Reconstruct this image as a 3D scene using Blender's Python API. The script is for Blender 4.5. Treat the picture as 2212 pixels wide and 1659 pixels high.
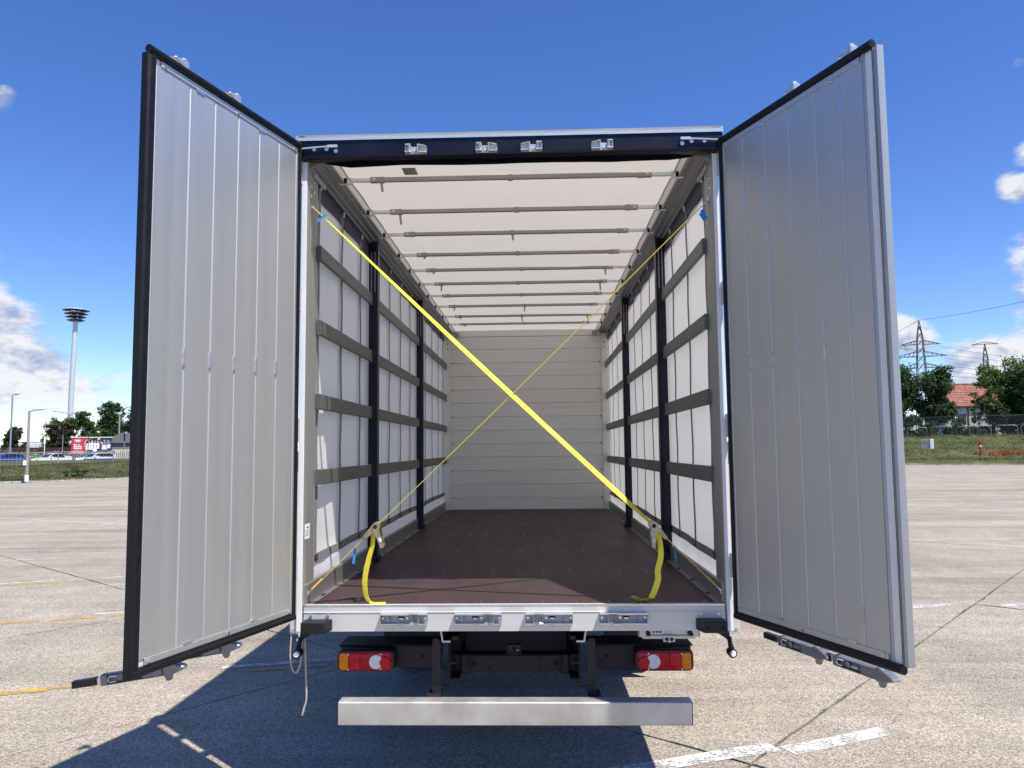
import bpy, bmesh, math, random
from mathutils import Vector, Matrix
from mathutils import noise as mn
R = math.radians
rnd = random.Random(7)
for o in list(bpy.data.objects): bpy.data.objects.remove(o)
sc = bpy.context.scene
col = sc.collection

# ------------------------------------------------------------------ camera
PITCH, YAW, ROLL = .0839, -.0313, -.0100
BED = 1.15
CAM = Vector((.1551, -4.6476, .9241 + BED))
cp, sp, cy_, sy_ = math.cos(PITCH), math.sin(PITCH), math.cos(YAW), math.sin(YAW)
FW = Vector((sy_*cp, cy_*cp, sp)); r0 = Vector((cy_, -sy_, 0)); u0 = r0.cross(FW)
RT = math.cos(ROLL)*r0 + math.sin(ROLL)*u0
UP = math.cos(ROLL)*u0 - math.sin(ROLL)*r0
cd = bpy.data.cameras.new('camera'); cam = bpy.data.objects.new('camera', cd); col.objects.link(cam)
cd.sensor_width = 36; cd.lens = 36*1661/2212; cd.clip_end = 3000; cd.clip_start = .05
m = Matrix((RT, UP, -FW)).transposed().to_4x4(); m.translation = CAM
cam.matrix_world = m
sc.camera = cam

# ------------------------------------------------------------------ light
SUN = Vector((.39, -.365, 1)).normalized()
EL = math.asin(SUN.z); AZ = math.atan2(SUN.x, SUN.y)
sl = bpy.data.lights.new('sun', 'SUN'); sl.energy = 4.7; sl.angle = R(.53); sl.color = (1, .95, .87)
so = bpy.data.objects.new('sun', sl); col.objects.link(so)
so.rotation_euler = SUN.to_track_quat('Z', 'Y').to_euler()

def bearing(px):
    """compass direction (unit x,y) of a picture column (0..2212) as seen from the camera"""
    d = FW + RT*(px-1106)/1661 + UP*(829.5-970)/1661
    return Vector((d.x, d.y)).normalized()
def far(px, dist, z=0.):
    """point at a bearing, dist metres ahead of the camera"""
    b = bearing(px); k = dist/b.dot(Vector((FW.x, FW.y)).normalized()); return Vector((CAM.x+b.x*k, CAM.y+b.y*k, z))

W = bpy.data.worlds.new('World'); sc.world = W; W.use_nodes = True
nt = W.node_tree; nt.nodes.clear()
def N(t, **k):
    n = nt.nodes.new(t)
    for a, b in k.items(): setattr(n, a, b)
    return n
def Lk(a, b): nt.links.new(a, b)
def M_(op, a, b=None, c=None, clamp=False):
    n = N('ShaderNodeMath', operation=op, use_clamp=clamp)
    for i, v in enumerate((a, b, c)):
        if v is None: continue
        if isinstance(v, (int, float)): n.inputs[i].default_value = v
        else: Lk(v, n.inputs[i])
    return n.outputs[0]
sky = N('ShaderNodeTexSky', sky_type='NISHITA'); sky.sun_disc = False
sky.sun_elevation = EL; sky.sun_rotation = AZ
sky.altitude = 100; sky.air_density = .82; sky.dust_density = .1; sky.ozone_density = 3.0
hs = N('ShaderNodeHueSaturation'); hs.inputs['Hue'].default_value = .514; hs.inputs['Saturation'].default_value = 1.24; hs.inputs['Value'].default_value = 1.0
Lk(sky.outputs[0], hs.inputs['Color'])
bg = N('ShaderNodeBackground'); Lk(hs.outputs[0], bg.inputs[0]); bg.inputs[1].default_value = .136
tc = N('ShaderNodeTexCoord'); DIR = tc.outputs['Generated']
sep = N('ShaderNodeSeparateXYZ'); Lk(DIR, sep.inputs[0])
mp = N('ShaderNodeMapping'); Lk(DIR, mp.inputs[0]); mp.inputs['Scale'].default_value = (1, 1, 1.9); mp.inputs['Location'].default_value = (3.1, .4, .2)
nz = N('ShaderNodeTexNoise'); Lk(mp.outputs[0], nz.inputs[0]); nz.inputs['Scale'].default_value = 7.5; nz.inputs['Detail'].default_value = 9; nz.inputs['Roughness'].default_value = .62
mp2 = N('ShaderNodeMapping'); Lk(DIR, mp2.inputs[0]); mp2.inputs['Scale'].default_value = (1, 1, 2.2); mp2.inputs['Location'].default_value = (3.1+.012, .4-.01, .2-.03)
nz2 = N('ShaderNodeTexNoise'); Lk(mp2.outputs[0], nz2.inputs[0]); nz2.inputs['Scale'].default_value = 7.5; nz2.inputs['Detail'].default_value = 9; nz2.inputs['Roughness'].default_value = .62
# cumulus heaps low over the horizon: (column, height in picture, half width, half height, weight)
def skydir(px, py): return (FW + RT*(px-1106)/1661 + UP*(829.5-py)/1661).normalized()
heaps = [(20, 760, .095, .075, .50), (150, 830, .09, .030, .36), (60, 880, .14, .04, .30), (5, 215, .022, .026, .52), (-120, 700, .1, .12, .5),
         (1935, 728, .05, .030, .62), (2175, 790, .075, .050, .55), (2235, 735, .055, .045, .5), (2080, 835, .05, .02, .4), (2205, 405, .030, .024, .52), (2215, 330, .020, .022, .46), (2200, 140, .014, .014, .38), (2320, 640, .1, .12, .5)]
acc = None
for px, py, hw, hh, wt in heaps:
    d0 = skydir(px, py)
    right = Vector((d0.y, -d0.x, 0)).normalized()
    n1 = N('ShaderNodeVectorMath', operation='SUBTRACT'); Lk(DIR, n1.inputs[0]); n1.inputs[1].default_value = d0
    n2 = N('ShaderNodeVectorMath', operation='DOT_PRODUCT'); Lk(n1.outputs[0], n2.inputs[0]); n2.inputs[1].default_value = right/hw
    n3 = N('ShaderNodeVectorMath', operation='DOT_PRODUCT'); Lk(n1.outputs[0], n3.inputs[0]); n3.inputs[1].default_value = Vector((0, 0, 1/hh))
    n4 = N('ShaderNodeVectorMath', operation='DOT_PRODUCT'); Lk(n1.outputs[0], n4.inputs[0]); n4.inputs[1].default_value = d0*3
    e = M_('ADD', M_('ADD', M_('MULTIPLY', n2.outputs['Value'], n2.outputs['Value']), M_('MULTIPLY', n3.outputs['Value'], n3.outputs['Value'])), M_('MULTIPLY', n4.outputs['Value'], n4.outputs['Value']))
    g = M_('MULTIPLY', M_('EXPONENT', M_('MULTIPLY', e, -1.)), wt)
    acc = g if acc is None else M_('MAXIMUM', acc, g)
# scattered fair weather cloud everywhere else low in the sky
lowband = M_('MULTIPLY', M_('EXPONENT', M_('MULTIPLY', M_('ABSOLUTE', M_('SUBTRACT', sep.outputs['Z'], .07)), -9.)), .11)
dens = M_('ADD', M_('ADD', nz.outputs['Fac'], acc), lowband)
mask = N('ShaderNodeMapRange'); mask.interpolation_type = 'SMOOTHSTEP'; Lk(dens, mask.inputs[0])
mask.inputs[1].default_value = .80; mask.inputs[2].default_value = .98
shade = M_('SUBTRACT', nz.outputs['Fac'], nz2.outputs['Fac'])
cr = N('ShaderNodeValToRGB'); Lk(M_('MULTIPLY_ADD', shade, 4.6, .52), cr.inputs[0])
cr.color_ramp.elements[0].position = .15; cr.color_ramp.elements[0].color = (.38, .46, .66, 1)
cr.color_ramp.elements[1].position = .75; cr.color_ramp.elements[1].color = (.95, .95, .97, 1)
bgc = N('ShaderNodeBackground'); Lk(cr.outputs[0], bgc.inputs[0]); bgc.inputs[1].default_value = .66
above = M_('MULTIPLY', sep.outputs['Z'], 60, clamp=True)
mx = N('ShaderNodeMixShader'); Lk(M_('MULTIPLY', M_('MULTIPLY', mask.outputs[0], .93), above), mx.inputs[0]); Lk(bg.outputs[0], mx.inputs[1]); Lk(bgc.outputs[0], mx.inputs[2])
wo = N('ShaderNodeOutputWorld'); Lk(mx.outputs[0], wo.inputs[0])

vs = sc.view_settings; vs.view_transform = 'Standard'; vs.look = 'None'; vs.exposure = 0.55; vs.gamma = 1; vs.use_curve_mapping = False
sc.render.engine = 'CYCLES'
sc.cycles.max_bounces = 10; sc.cycles.diffuse_bounces = 6; sc.cycles.glossy_bounces = 5; sc.cycles.transparent_max_bounces = 8

# ------------------------------------------------------------------ materials
def srgb(r, g, b):
    f = lambda c: (c/255/12.92 if c/255 <= .04045 else ((c/255+.055)/1.055)**2.4)
    return (f(r), f(g), f(b))
MATS = {}
def mat(name, c, rough=.5, metal=0., var=.08, vs_=6., stretch=(1, 1, 1), bump=0., bs=60., spec=.5, c2=None, rvar=.08, trans=None, emit=None, coat=0., world=False):
    M = bpy.data.materials.new(name); M.use_nodes = True; t = M.node_tree; P = t.nodes['Principled BSDF']
    P.inputs['Roughness'].default_value = rough; P.inputs['Metallic'].default_value = metal
    P.inputs['Specular IOR Level'].default_value = spec
    if coat: P.inputs['Coat Weight'].default_value = coat; P.inputs['Coat Roughness'].default_value = .1
    if world: src = t.nodes.new('ShaderNodeNewGeometry').outputs['Position']
    else: src = t.nodes.new('ShaderNodeTexCoord').outputs['Object']
    mp = t.nodes.new('ShaderNodeMapping'); t.links.new(src, mp.inputs[0]); mp.inputs['Scale'].default_value = stretch
    n = t.nodes.new('ShaderNodeTexNoise'); t.links.new(mp.outputs[0], n.inputs[0]); n.inputs['Scale'].default_value = vs_; n.inputs['Detail'].default_value = 6; n.inputs['Roughness'].default_value = .6
    rp = t.nodes.new('ShaderNodeValToRGB'); t.links.new(n.outputs['Fac'], rp.inputs[0])
    ca = tuple(max(0, x*(1-var)) for x in c); cb = tuple(min(1, x*(1+var)) for x in (c2 or c))
    rp.color_ramp.elements[0].position = .3; rp.color_ramp.elements[1].position = .7
    rp.color_ramp.elements[0].color = (*ca, 1); rp.color_ramp.elements[1].color = (*cb, 1)
    t.links.new(rp.outputs[0], P.inputs['Base Color'])
    if rvar:
        mr = t.nodes.new('ShaderNodeMapRange'); t.links.new(n.outputs['Fac'], mr.inputs[0])
        mr.inputs[1].default_value = .3; mr.inputs[2].default_value = .7; mr.inputs[3].default_value = max(.02, rough-rvar); mr.inputs[4].default_value = min(1, rough+rvar)
        t.links.new(mr.outputs[0], P.inputs['Roughness'])
    if bump:
        b = t.nodes.new('ShaderNodeBump'); n2 = t.nodes.new('ShaderNodeTexNoise'); t.links.new(mp.outputs[0], n2.inputs[0]); n2.inputs['Scale'].default_value = bs; n2.inputs['Detail'].default_value = 4
        t.links.new(n2.outputs['Fac'], b.inputs['Height']); b.inputs['Strength'].default_value = bump; b.inputs['Distance'].default_value = .01
        t.links.new(b.outputs[0], P.inputs['Normal'])
    if trans:
        tr = t.nodes.new('ShaderNodeBsdfTranslucent'); tr.inputs[0].default_value = (*trans[1], 1)
        mx = t.nodes.new('ShaderNodeMixShader'); mx.inputs[0].default_value = trans[0]
        t.links.new(P.outputs[0], mx.inputs[1]); t.links.new(tr.outputs[0], mx.inputs[2]); t.links.new(mx.outputs[0], t.nodes['Material Output'].inputs[0])
    MATS[name] = M; return M
ALU = mat('anodised_aluminium', (.525, .533, .525), .50, .74, .030, 2., (9, 9, .2), .012, 90, rvar=.03)
ALUH = mat('brushed_aluminium_rail', (.30, .30, .29), .42, .7, .06, 4., (.4, 10, 10), .02, 80, rvar=.05)
ALUS = mat('aluminium_sill', (.58, .575, .555), .42, .2, .04, 3., (.5, 6, 10), .015, 120, rvar=.05)
ALUB = mat('bare_bumper_aluminium', (.46, .445, .425), .42, .62, .12, 4., (1, 1, .8), .05, 24, c2=(.56, .54, .515), rvar=.14)
WHITEALU = mat('white_coated_metal', (.80, .80, .80), .35, 0, .03, 5.)
SEAM = mat('seam_glint_white', (.74, .75, .75), .5, .2, .05, 9.)  # white door core: imitates sun caught on the plank bevels along the seams
GALV = mat('galvanised_steel', (.52, .53, .55), .42, .62, .10, 30., bump=.05, bs=140, rvar=.1)
ZINC = mat('bright_zinc', (.75, .76, .78), .22, .95, .06, 30.)
SLAT = mat('grey_slat', (.125, .130, .118), .45, .35, .06, 3., (1, .3, 8), .02, 120)
FWALL = mat('front_wall_alu', (.72, .71, .665), .55, .08, .07, 3., (.4, 4, 14), .03, 60)
NAVY = mat('navy_paint', (.0025, .004, .016), .38, 0, .2, 4., spec=.3)
NAVYC = mat('navy_curtain', (.008, .012, .05), .55, 0, .15, 4.)
BLACK = mat('black_rubber', (.006, .006, .008), .5, 0, .25, 20., bump=.06, bs=60, spec=.3)
BLKP = mat('black_plastic', (.009, .010, .012), .45, 0, .2, 30., bump=.12, bs=300, spec=.35)
STEEL = mat('black_chassis_paint', (.020, .020, .021), .5, 0, .2, 8., bump=.03, spec=.3)
HOLE = mat('dark_hole', (.002, .002, .002), .9, 0, 0)
TARP = mat('white_roof_tarp', (.72, .69, .635), .6, 0, .03, 2.5, bump=.10, bs=6, trans=(.40, (.64, .585, .505)))
TARPE = mat('roof_tarp_edge', (.52, .49, .46), .6, 0, .04, 4, trans=(.38, (.38, .345, .30)))
CURT = mat('white_curtain', (.88, .85, .80), .5, 0, .02, 1.8, bump=.06, bs=5, trans=(.36, (.92, .875, .79)))
STRAPG = mat('grey_webbing', (.20, .20, .20), .7, 0, .08, 40, bump=.1, bs=300)
PLY = mat('brown_phenolic_ply', (.050, .031, .033), .46, 0, .10, 2.2, (3, .5, 1), .008, 200, rvar=.06, spec=.10, c2=(.058, .037, .039))
YEL = mat('yellow_webbing', (.80, .66, .045), .6, 0, .06, 60, bump=.15, bs=400)
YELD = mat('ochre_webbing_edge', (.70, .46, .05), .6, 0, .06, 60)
BLUE = mat('blue_tag', (.02, .22, .52), .5, 0, .08, 30)
BRASS = mat('passivated_steel', (.30, .27, .15), .34, .75, .22, 18, c2=(.42, .34, .25))
REDL = mat('red_lens', (.48, .004, .018), .25, 0, .12, 40, coat=.12, bump=.04, bs=120, spec=.22)
REDD = mat('dark_red_lens_rim', (.075, .002, .007), .2, 0, .1, 20, coat=.25, spec=.3)
AMBL = mat('amber_lens', (.66, .21, .004), .25, 0, .12, 40, coat=.12, bump=.04, bs=120, spec=.22)
CLRL = mat('clear_lens', (.62, .62, .64), .2, 0, .12, 90, coat=.6, bump=.05, bs=150)
MARK = mat('marker_lens', (.80, .82, .86), .15, 0, .05, 40, coat=.5)
ROPE = mat('beige_rope', (.50, .42, .31), .8, 0, .12, 60, bump=.2, bs=300)
PAPER = mat('white_sticker', (.82, .82, .82), .5, 0, .02)
INK = mat('grey_ink', (.16, .16, .19), .6, 0, .05)
LABEL = mat('label_ground', (.34, .32, .29), .6, 0, .25, 90)
TYRE = mat('tyre_rubber', (.012, .012, .013), .75, 0, .2, 20, bump=.1)

# ------------------------------------------------------------------ mesh helpers
class MB:
    def __init__(s): s.v = []; s.f = []; s.m = []
    def add(s, vs, fs, mi=0):
        b = len(s.v); s.v += [tuple(v) for v in vs]; s.f += [tuple(b+i for i in f) for f in fs]; s.m += [mi]*len(fs); return s
    def box(s, x0, x1, y0, y1, z0, z1, mi=0, mtx=None):
        vs = [Vector((x, y, z)) for z in (z0, z1) for y in (y0, y1) for x in (x0, x1)]
        if mtx is not None: vs = [mtx @ v for v in vs]
        return s.add(vs, [(0, 2, 3, 1), (4, 5, 7, 6), (0, 1, 5, 4), (2, 6, 7, 3), (0, 4, 6, 2), (1, 3, 7, 5)], mi)
    def prism(s, prof, axis, a, b, mi=0):
        """closed 2d profile swept along axis: 'x' -> prof is (y,z); 'y' -> (x,z); 'z' -> (x,y)"""
        mk = {'x': lambda p, t: (t, p[0], p[1]), 'y': lambda p, t: (p[0], t, p[1]), 'z': lambda p, t: (p[0], p[1], t)}[axis]
        n = len(prof); vs = [mk(p, a) for p in prof] + [mk(p, b) for p in prof]
        fs = [tuple(range(n))[::-1], tuple(range(n, 2*n))] + [(i, (i+1) % n, n+(i+1) % n, n+i) for i in range(n)]
        return s.add(vs, fs, mi)
    def tube(s, pts, rad, k=8, mi=0, cap=True):
        pts = [Vector(p) for p in pts]; n = len(pts); rings = []
        rads = rad if isinstance(rad, (list, tuple)) else [rad]*n
        ref = None
        for i, p in enumerate(pts):
            t = (pts[min(i+1, n-1)]-pts[max(i-1, 0)]).normalized()
            if ref is None:
                ref = Vector((0, 0, 1)) if abs(t.z) < .9 else Vector((1, 0, 0))
            a = (ref - t*ref.dot(t)).normalized(); ref = a; b = t.cross(a)
            rings.append([p+(a*math.cos(2*math.pi*j/k)+b*math.sin(2*math.pi*j/k))*rads[i] for j in range(k)])
        vs = [v for r in rings for v in r]
        fs = [(i*k+j, i*k+(j+1) % k, (i+1)*k+(j+1) % k, (i+1)*k+j) for i in range(n-1) for j in range(k)]
        if cap: fs += [tuple(range(k))[::-1], tuple((n-1)*k+j for j in range(k))]
        return s.add(vs, fs, mi)
    def cyl(s, p0, p1, r, k=12, mi=0, r1=None): return s.tube([p0, p1], [r, r if r1 is None else r1], k, mi)
    def ribbon(s, pts, wid, nrm, th=.0025, mi=0):
        """strap: centre line, width, per-point direction of the strap's width"""
        n = len(pts); vs = []
        for i, p in enumerate(pts):
            p = Vector(p); t = (Vector(pts[min(i+1, n-1)])-Vector(pts[max(i-1, 0)])).normalized()
            w = Vector(nrm[i] if isinstance(nrm, list) else nrm); w = (w-t*w.dot(t)).normalized(); q = t.cross(w)
            h = wid/2
            vs += [p-w*h-q*th/2, p+w*h-q*th/2, p+w*h+q*th/2, p-w*h+q*th/2]
        fs = [(i*4+j, i*4+(j+1) % 4, i*4+4+(j+1) % 4, i*4+4+j) for i in range(n-1) for j in range(4)] + [(3, 2, 1, 0), tuple((n-1)*4+j for j in range(4))]
        return s.add(vs, fs, mi)
    def ball(s, c, r, k=10, l=6, mi=0, sc_=(1, 1, 1)):
        c = Vector(c); vs = [c+Vector((0, 0, r*sc_[2]))]
        for i in range(1, l):
            a = math.pi*i/l
            vs += [c+Vector((r*math.sin(a)*math.cos(2*math.pi*j/k)*sc_[0], r*math.sin(a)*math.sin(2*math.pi*j/k)*sc_[1], r*math.cos(a)*sc_[2])) for j in range(k)]
        vs.append(c-Vector((0, 0, r*sc_[2]))); e = len(vs)-1
        fs = [(0, 1+j, 1+(j+1) % k) for j in range(k)] + [(1+i*k+j, 1+(i+1)*k+j, 1+(i+1)*k+(j+1) % k, 1+i*k+(j+1) % k) for i in range(l-2) for j in range(k)] + [(e, 1+(l-2)*k+(j+1) % k, 1+(l-2)*k+j) for j in range(k)]
        return s.add(vs, fs, mi)
    def build(s, name, mats, parent=None, bev=0., smooth=False, seg=1, stuff=False):
        me = bpy.data.meshes.new(name)
        me.from_pydata([tuple(v) for v in s.v], [], s.f)
        mats = mats if isinstance(mats, (list, tuple)) else [mats]
        for x in mats: me.materials.append(x)
        me.polygons.foreach_set('material_index', s.m)
        bm = bmesh.new(); bm.from_mesh(me)
        bmesh.ops.recalc_face_normals(bm, faces=bm.faces)
        if bev:
            es = [e for e in bm.edges if len(e.link_faces) == 2 and e.calc_face_angle(0) > .6]
            bmesh.ops.bevel(bm, geom=es, offset=bev, segments=seg, affect='EDGES', profile=.5, clamp_overlap=True)
        if smooth:
            for f in bm.faces: f.smooth = True
        bm.to_mesh(me); bm.free()
        if smooth: 
            try: me.set_sharp_from_angle(angle=R(40))
            except Exception: pass
        o = bpy.data.objects.new(name, me); col.objects.link(o)
        if parent: o.parent = parent
        if stuff: o['kind'] = 'stuff'
        return o
def thing(name, label, cat, loc=(0, 0, 0), rz=0, group=None):
    o = bpy.data.objects.new(name, None); col.objects.link(o); o.location = loc; o.rotation_euler = (0, 0, rz)
    o['label'] = label; o['category'] = cat
    if group: o['group'] = group
    return o
def tag(o, label, cat, group=None):
    o['label'] = label; o['category'] = cat
    if group: o['group'] = group
    return o
def struct(o): o['kind'] = 'structure'; return o
def dup(o, parent, loc=None, name=None):
    c = o.copy(); col.objects.link(c); c.parent = parent
    if loc is not None: c.location = loc
    return c
def X(name, mats, parent, *boxes, bev=0., smooth=False):
    b = MB()
    for q in boxes: b.box(*q)
    return b.build(name, mats, parent, bev, smooth)

# ------------------------------------------------------------------ ground
def ground_material():
    M = bpy.data.materials.new('exposed_aggregate_concrete'); M.use_nodes = True; t = M.node_tree; P = t.nodes['Principled BSDF']
    L = t.links.new
    pos = t.nodes.new('ShaderNodeNewGeometry').outputs['Position']
    def nz(scale, det=3, ro=.6, st=(1, 1, 1), rot=0):
        mp = t.nodes.new('ShaderNodeMapping'); L(pos, mp.inputs[0]); mp.inputs['Scale'].default_value = st; mp.inputs['Rotation'].default_value = (0, 0, rot)
        n = t.nodes.new('ShaderNodeTexNoise'); L(mp.outputs[0], n.inputs[0]); n.inputs['Scale'].default_value = scale; n.inputs['Detail'].default_value = det; n.inputs['Roughness'].default_value = ro; return n.outputs['Fac']
    def ramp(f, stops):
        r = t.nodes.new('ShaderNodeValToRGB'); L(f, r.inputs[0]); el = r.color_ramp.elements
        el[0].position, el[0].color = stops[0][0], (*stops[0][1], 1); el[1].position, el[1].color = stops[-1][0], (*stops[-1][1], 1)
        for p, c in stops[1:-1]:
            e = el.new(p); e.color = (*c, 1)
        return r.outputs[0]
    def mix(a, b, f, mode='MULTIPLY'):
        n = t.nodes.new('ShaderNodeMix'); n.data_type = 'RGBA'; n.blend_type = mode
        if isinstance(f, float): n.inputs[0].default_value = f
        else: L(f, n.inputs[0])
        L(a, n.inputs[6])
        if isinstance(b, tuple): n.inputs[7].default_value = (*b, 1)
        else: L(b, n.inputs[7])
        return n.outputs[2]
    vo = t.nodes.new('ShaderNodeTexVoronoi'); L(pos, vo.inputs['Vector']); vo.inputs['Scale'].default_value = 92
    sp_ = t.nodes.new('ShaderNodeSeparateColor'); L(vo.outputs['Color'], sp_.inputs[0])
    grain = ramp(sp_.outputs[0], [(0, (.185, .158, .120)), (.3, (.305, .268, .217)), (.65, (.405, .357, .291)), (1, (.55, .493, .408))])
    c = mix(grain, ramp(nz(190, 2), [(.32, (.70, .70, .70)), (.62, (1.12, 1.12, 1.12))]), 1.)
    c = mix(c, ramp(nz(.35, 6, .65), [(.3, (.80, .79, .78)), (.7, (1.14, 1.13, 1.11))]), 1.)
    c = mix(c, ramp(nz(1.9, 6, .7), [(.3, (.86, .86, .86)), (.7, (1.1, 1.1, 1.09))]), 1.)
    c = mix(c, ramp(nz(.55, 7, .7, (.10, 1.5, 1), R(-12)), [(.30, (.66, .64, .62)), (.52, (1.0, 1.0, 1.0)), (.8, (1.16, 1.15, 1.13))]), 1.)
    c = mix(c, ramp(nz(6.5, 4, .7), [(.62, (1, 1, 1)), (.80, (.62, .60, .58))]), .6)
    L(c, P.inputs['Base Color']); P.inputs['Roughness'].default_value = .9; P.inputs['Specular IOR Level'].default_value = .25
    bp = t.nodes.new('ShaderNodeBump'); bp.inputs['Strength'].default_value = .55; bp.inputs['Distance'].default_value = .006
    L(vo.outputs['Distance'], bp.inputs['Height']); L(bp.outputs[0], P.inputs['Normal'])
    return M
GROUND = ground_material()
JOINT = mat('joint_filler', (.035, .033, .03), .95, 0, .3, 8, world=True)
base = struct(X('ground', JOINT, None, (-900, 900, -400, 1500, -.6, -.018)))
pav = MB(); pav.box(-.01, .01, -.01, .01, -.5, -.4)
pave = struct(pav.build('pavement', JOINT))
# concrete slabs 3.94 x 6.67 m, laid at 50 degrees to the truck
GA = math.atan2(.766, .642); ux, uy = Vector((math.cos(GA), math.sin(GA))), Vector((math.sin(GA), -math.cos(GA)))
ORG = Vector((1.526, .622)); SL, SW = 6.67, 3.94
slabs = []
for i in range(-12, 32):
    for j in range(-26, 22):
        c = ORG + ux*(i+.5)*SL + uy*(j+.5)*SW
        rel = c-Vector((CAM.x, CAM.y)); slabs.append((rel.length, i, j, c))
slabs.sort(); near = [s for s in slabs if s[0] < 46 and s[3].y > -9 and abs(s[3].x) < 14+1.0*(s[3].y+5)][:290]
ns = {(s[1], s[2]) for s in near}
def slabmesh(seed):
    r = random.Random(seed); pts = []; hx, hy = SL/2-.006, SW/2-.006
    for (ax, ay), (bx_, by_), n in (((-hx, -hy), (hx, -hy), 60), ((hx, -hy), (hx, hy), 36), ((hx, hy), (-hx, hy), 60), ((-hx, hy), (-hx, -hy), 36)):
        for k in range(n):
            t = k/n; q = max(0, mn.noise(Vector((t*9, seed*3.7, ax+by_))))*.018+r.random()*.005+(.02*r.random() if r.random() < .05 else 0)
            x, y = ax+(bx_-ax)*t, ay+(by_-ay)*t; L_ = math.hypot(bx_-ax, by_-ay); nx_, ny_ = -(by_-ay)/L_, (bx_-ax)/L_; pts.append((x+nx_*q, y+ny_*q))
    b = MB(); b.prism(pts, 'z', -.12, 0); return b
var = []
for q, (d, i, j, c) in enumerate(near):
    if q < 8: o = slabmesh(q).build('slab', GROUND, pave); var.append(o.data)
    else: o = bpy.data.objects.new('slab', var[(i*3+j*5) % 8]); col.objects.link(o); o.parent = pave
    o.location = (c.x, c.y, rnd.uniform(-.002, .002)); o.rotation_euler = (rnd.uniform(-.0005, .0005), rnd.uniform(-.0005, .0005), GA)
b = MB()
for d, i, j, c in slabs:
    if (i, j) in ns: continue
    b.box(-SL/2+.015, SL/2-.015, -SW/2+.015, SW/2-.015, -.12, 0, 0, Matrix.Translation((c.x, c.y, 0)) @ Matrix.Rotation(GA, 4, 'Z'))
b.build('far_slabs', GROUND, pave, stuff=True)
# painted parking marks, worn
def paint(name, c):
    M = bpy.data.materials.new(name); M.use_nodes = True; t = M.node_tree; P = t.nodes['Principled BSDF']; P.inputs['Roughness'].default_value = .75
    pos = t.nodes.new('ShaderNodeNewGeometry').outputs['Position']
    n = t.nodes.new('ShaderNodeTexNoise'); t.links.new(pos, n.inputs[0]); n.inputs['Scale'].default_value = 42; n.inputs['Detail'].default_value = 5; n.inputs['Roughness'].default_value = .75
    n2 = t.nodes.new('ShaderNodeTexNoise'); t.links.new(pos, n2.inputs[0]); n2.inputs['Scale'].default_value = 5
    ad = t.nodes.new('ShaderNodeMath'); ad.operation = 'MULTIPLY_ADD'; t.links.new(n2.outputs[0], ad.inputs[0]); ad.inputs[1].default_value = .45; t.links.new(n.outputs[0], ad.inputs[2])
    r = t.nodes.new('ShaderNodeMapRange'); t.links.new(ad.outputs[0], r.inputs[0]); r.inputs[1].default_value = .70; r.inputs[2].default_value = .82; r.inputs[3].default_value = 1; r.inputs[4].default_value = 0
    P.inputs['Base Color'].default_value = (*c, 1)
    tr = t.nodes.new('ShaderNodeBsdfTransparent'); mx = t.nodes.new('ShaderNodeMixShader'); t.links.new(r.outputs[0], mx.inputs[0]); t.links.new(tr.outputs[0], mx.inputs[1]); t.links.new(P.outputs[0], mx.inputs[2])
    t.links.new(mx.outputs[0], t.nodes['Material Output'].inputs[0]); return M
PW, PY = paint('worn_white_paint', (.56, .56, .54)), paint('worn_yellow_paint', (.52, .33, .08))
def line(x0, y0, x1, y1, w, m, name='parking_line'):
    d = Vector((x1-x0, y1-y0, 0)); n = Vector((-d.y, d.x, 0)).normalized()*w/2; k = max(2, int(d.length/.35)); vs = []
    for i in range(k+1):
        p = Vector((x0, y0, .005))+d*i/k; j1, j2 = rnd.uniform(.85, 1.1), rnd.uniform(.85, 1.1); vs += [p-n*j1, p+n*j2]
    b = MB(); b.add(vs, [(2*i, 2*i+2, 2*i+3, 2*i+1) for i in range(k)])
    o = b.build(name, m, pave); return o
for a in [(1.84, .84, 2.66, 1.22, .15), (.40, .40, 1.77, .915, .15), (4.83, 5.51, 5.50, 5.72, .13), (6.1, 5.60, 7.6, 6.1, .13), (-2.9, 2.86, -1.85, 3.17, .11), (-5.56, 5.29, -3.9, 5.85, .10),
          (-9.5, 7.05, -7.75, 7.90, .12), (-7.1, 8.12, -5.2, 8.85, .10), (-10.5, 10.0, -9.45, 10.6, .12), (-16.6, 19.7, -11.5, 17.4, .13), (-16.5, 18.3, -15.0, 18.75, .12), (-12.8, 16.0, -8.5, 18.0, .12), (26, 44.5, 46, 38.5, .22), (22, 42, 44, 35.6, .22), (14, 20, 20, 22, .12)]:
    line(*a, PW)
for a in [(-4.75, 1.98, -4.17, 2.20, .10), (-4.17, 2.22, -3.8, 2.33, .06), (-6.9, 4.66, -6.05, 4.92, .10), (-5.9, 4.95, -5.45, 5.12, .09), (-9.4, 6.95, -7.55, 7.74, .09), (-5.3, 5.2, -4.9, 5.32, .05), (-2.6, 2.75, -1.9, 2.95, .05)]:
    a = (*a[:4], a[4]*1.4)
    line(*a, PY)

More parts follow.
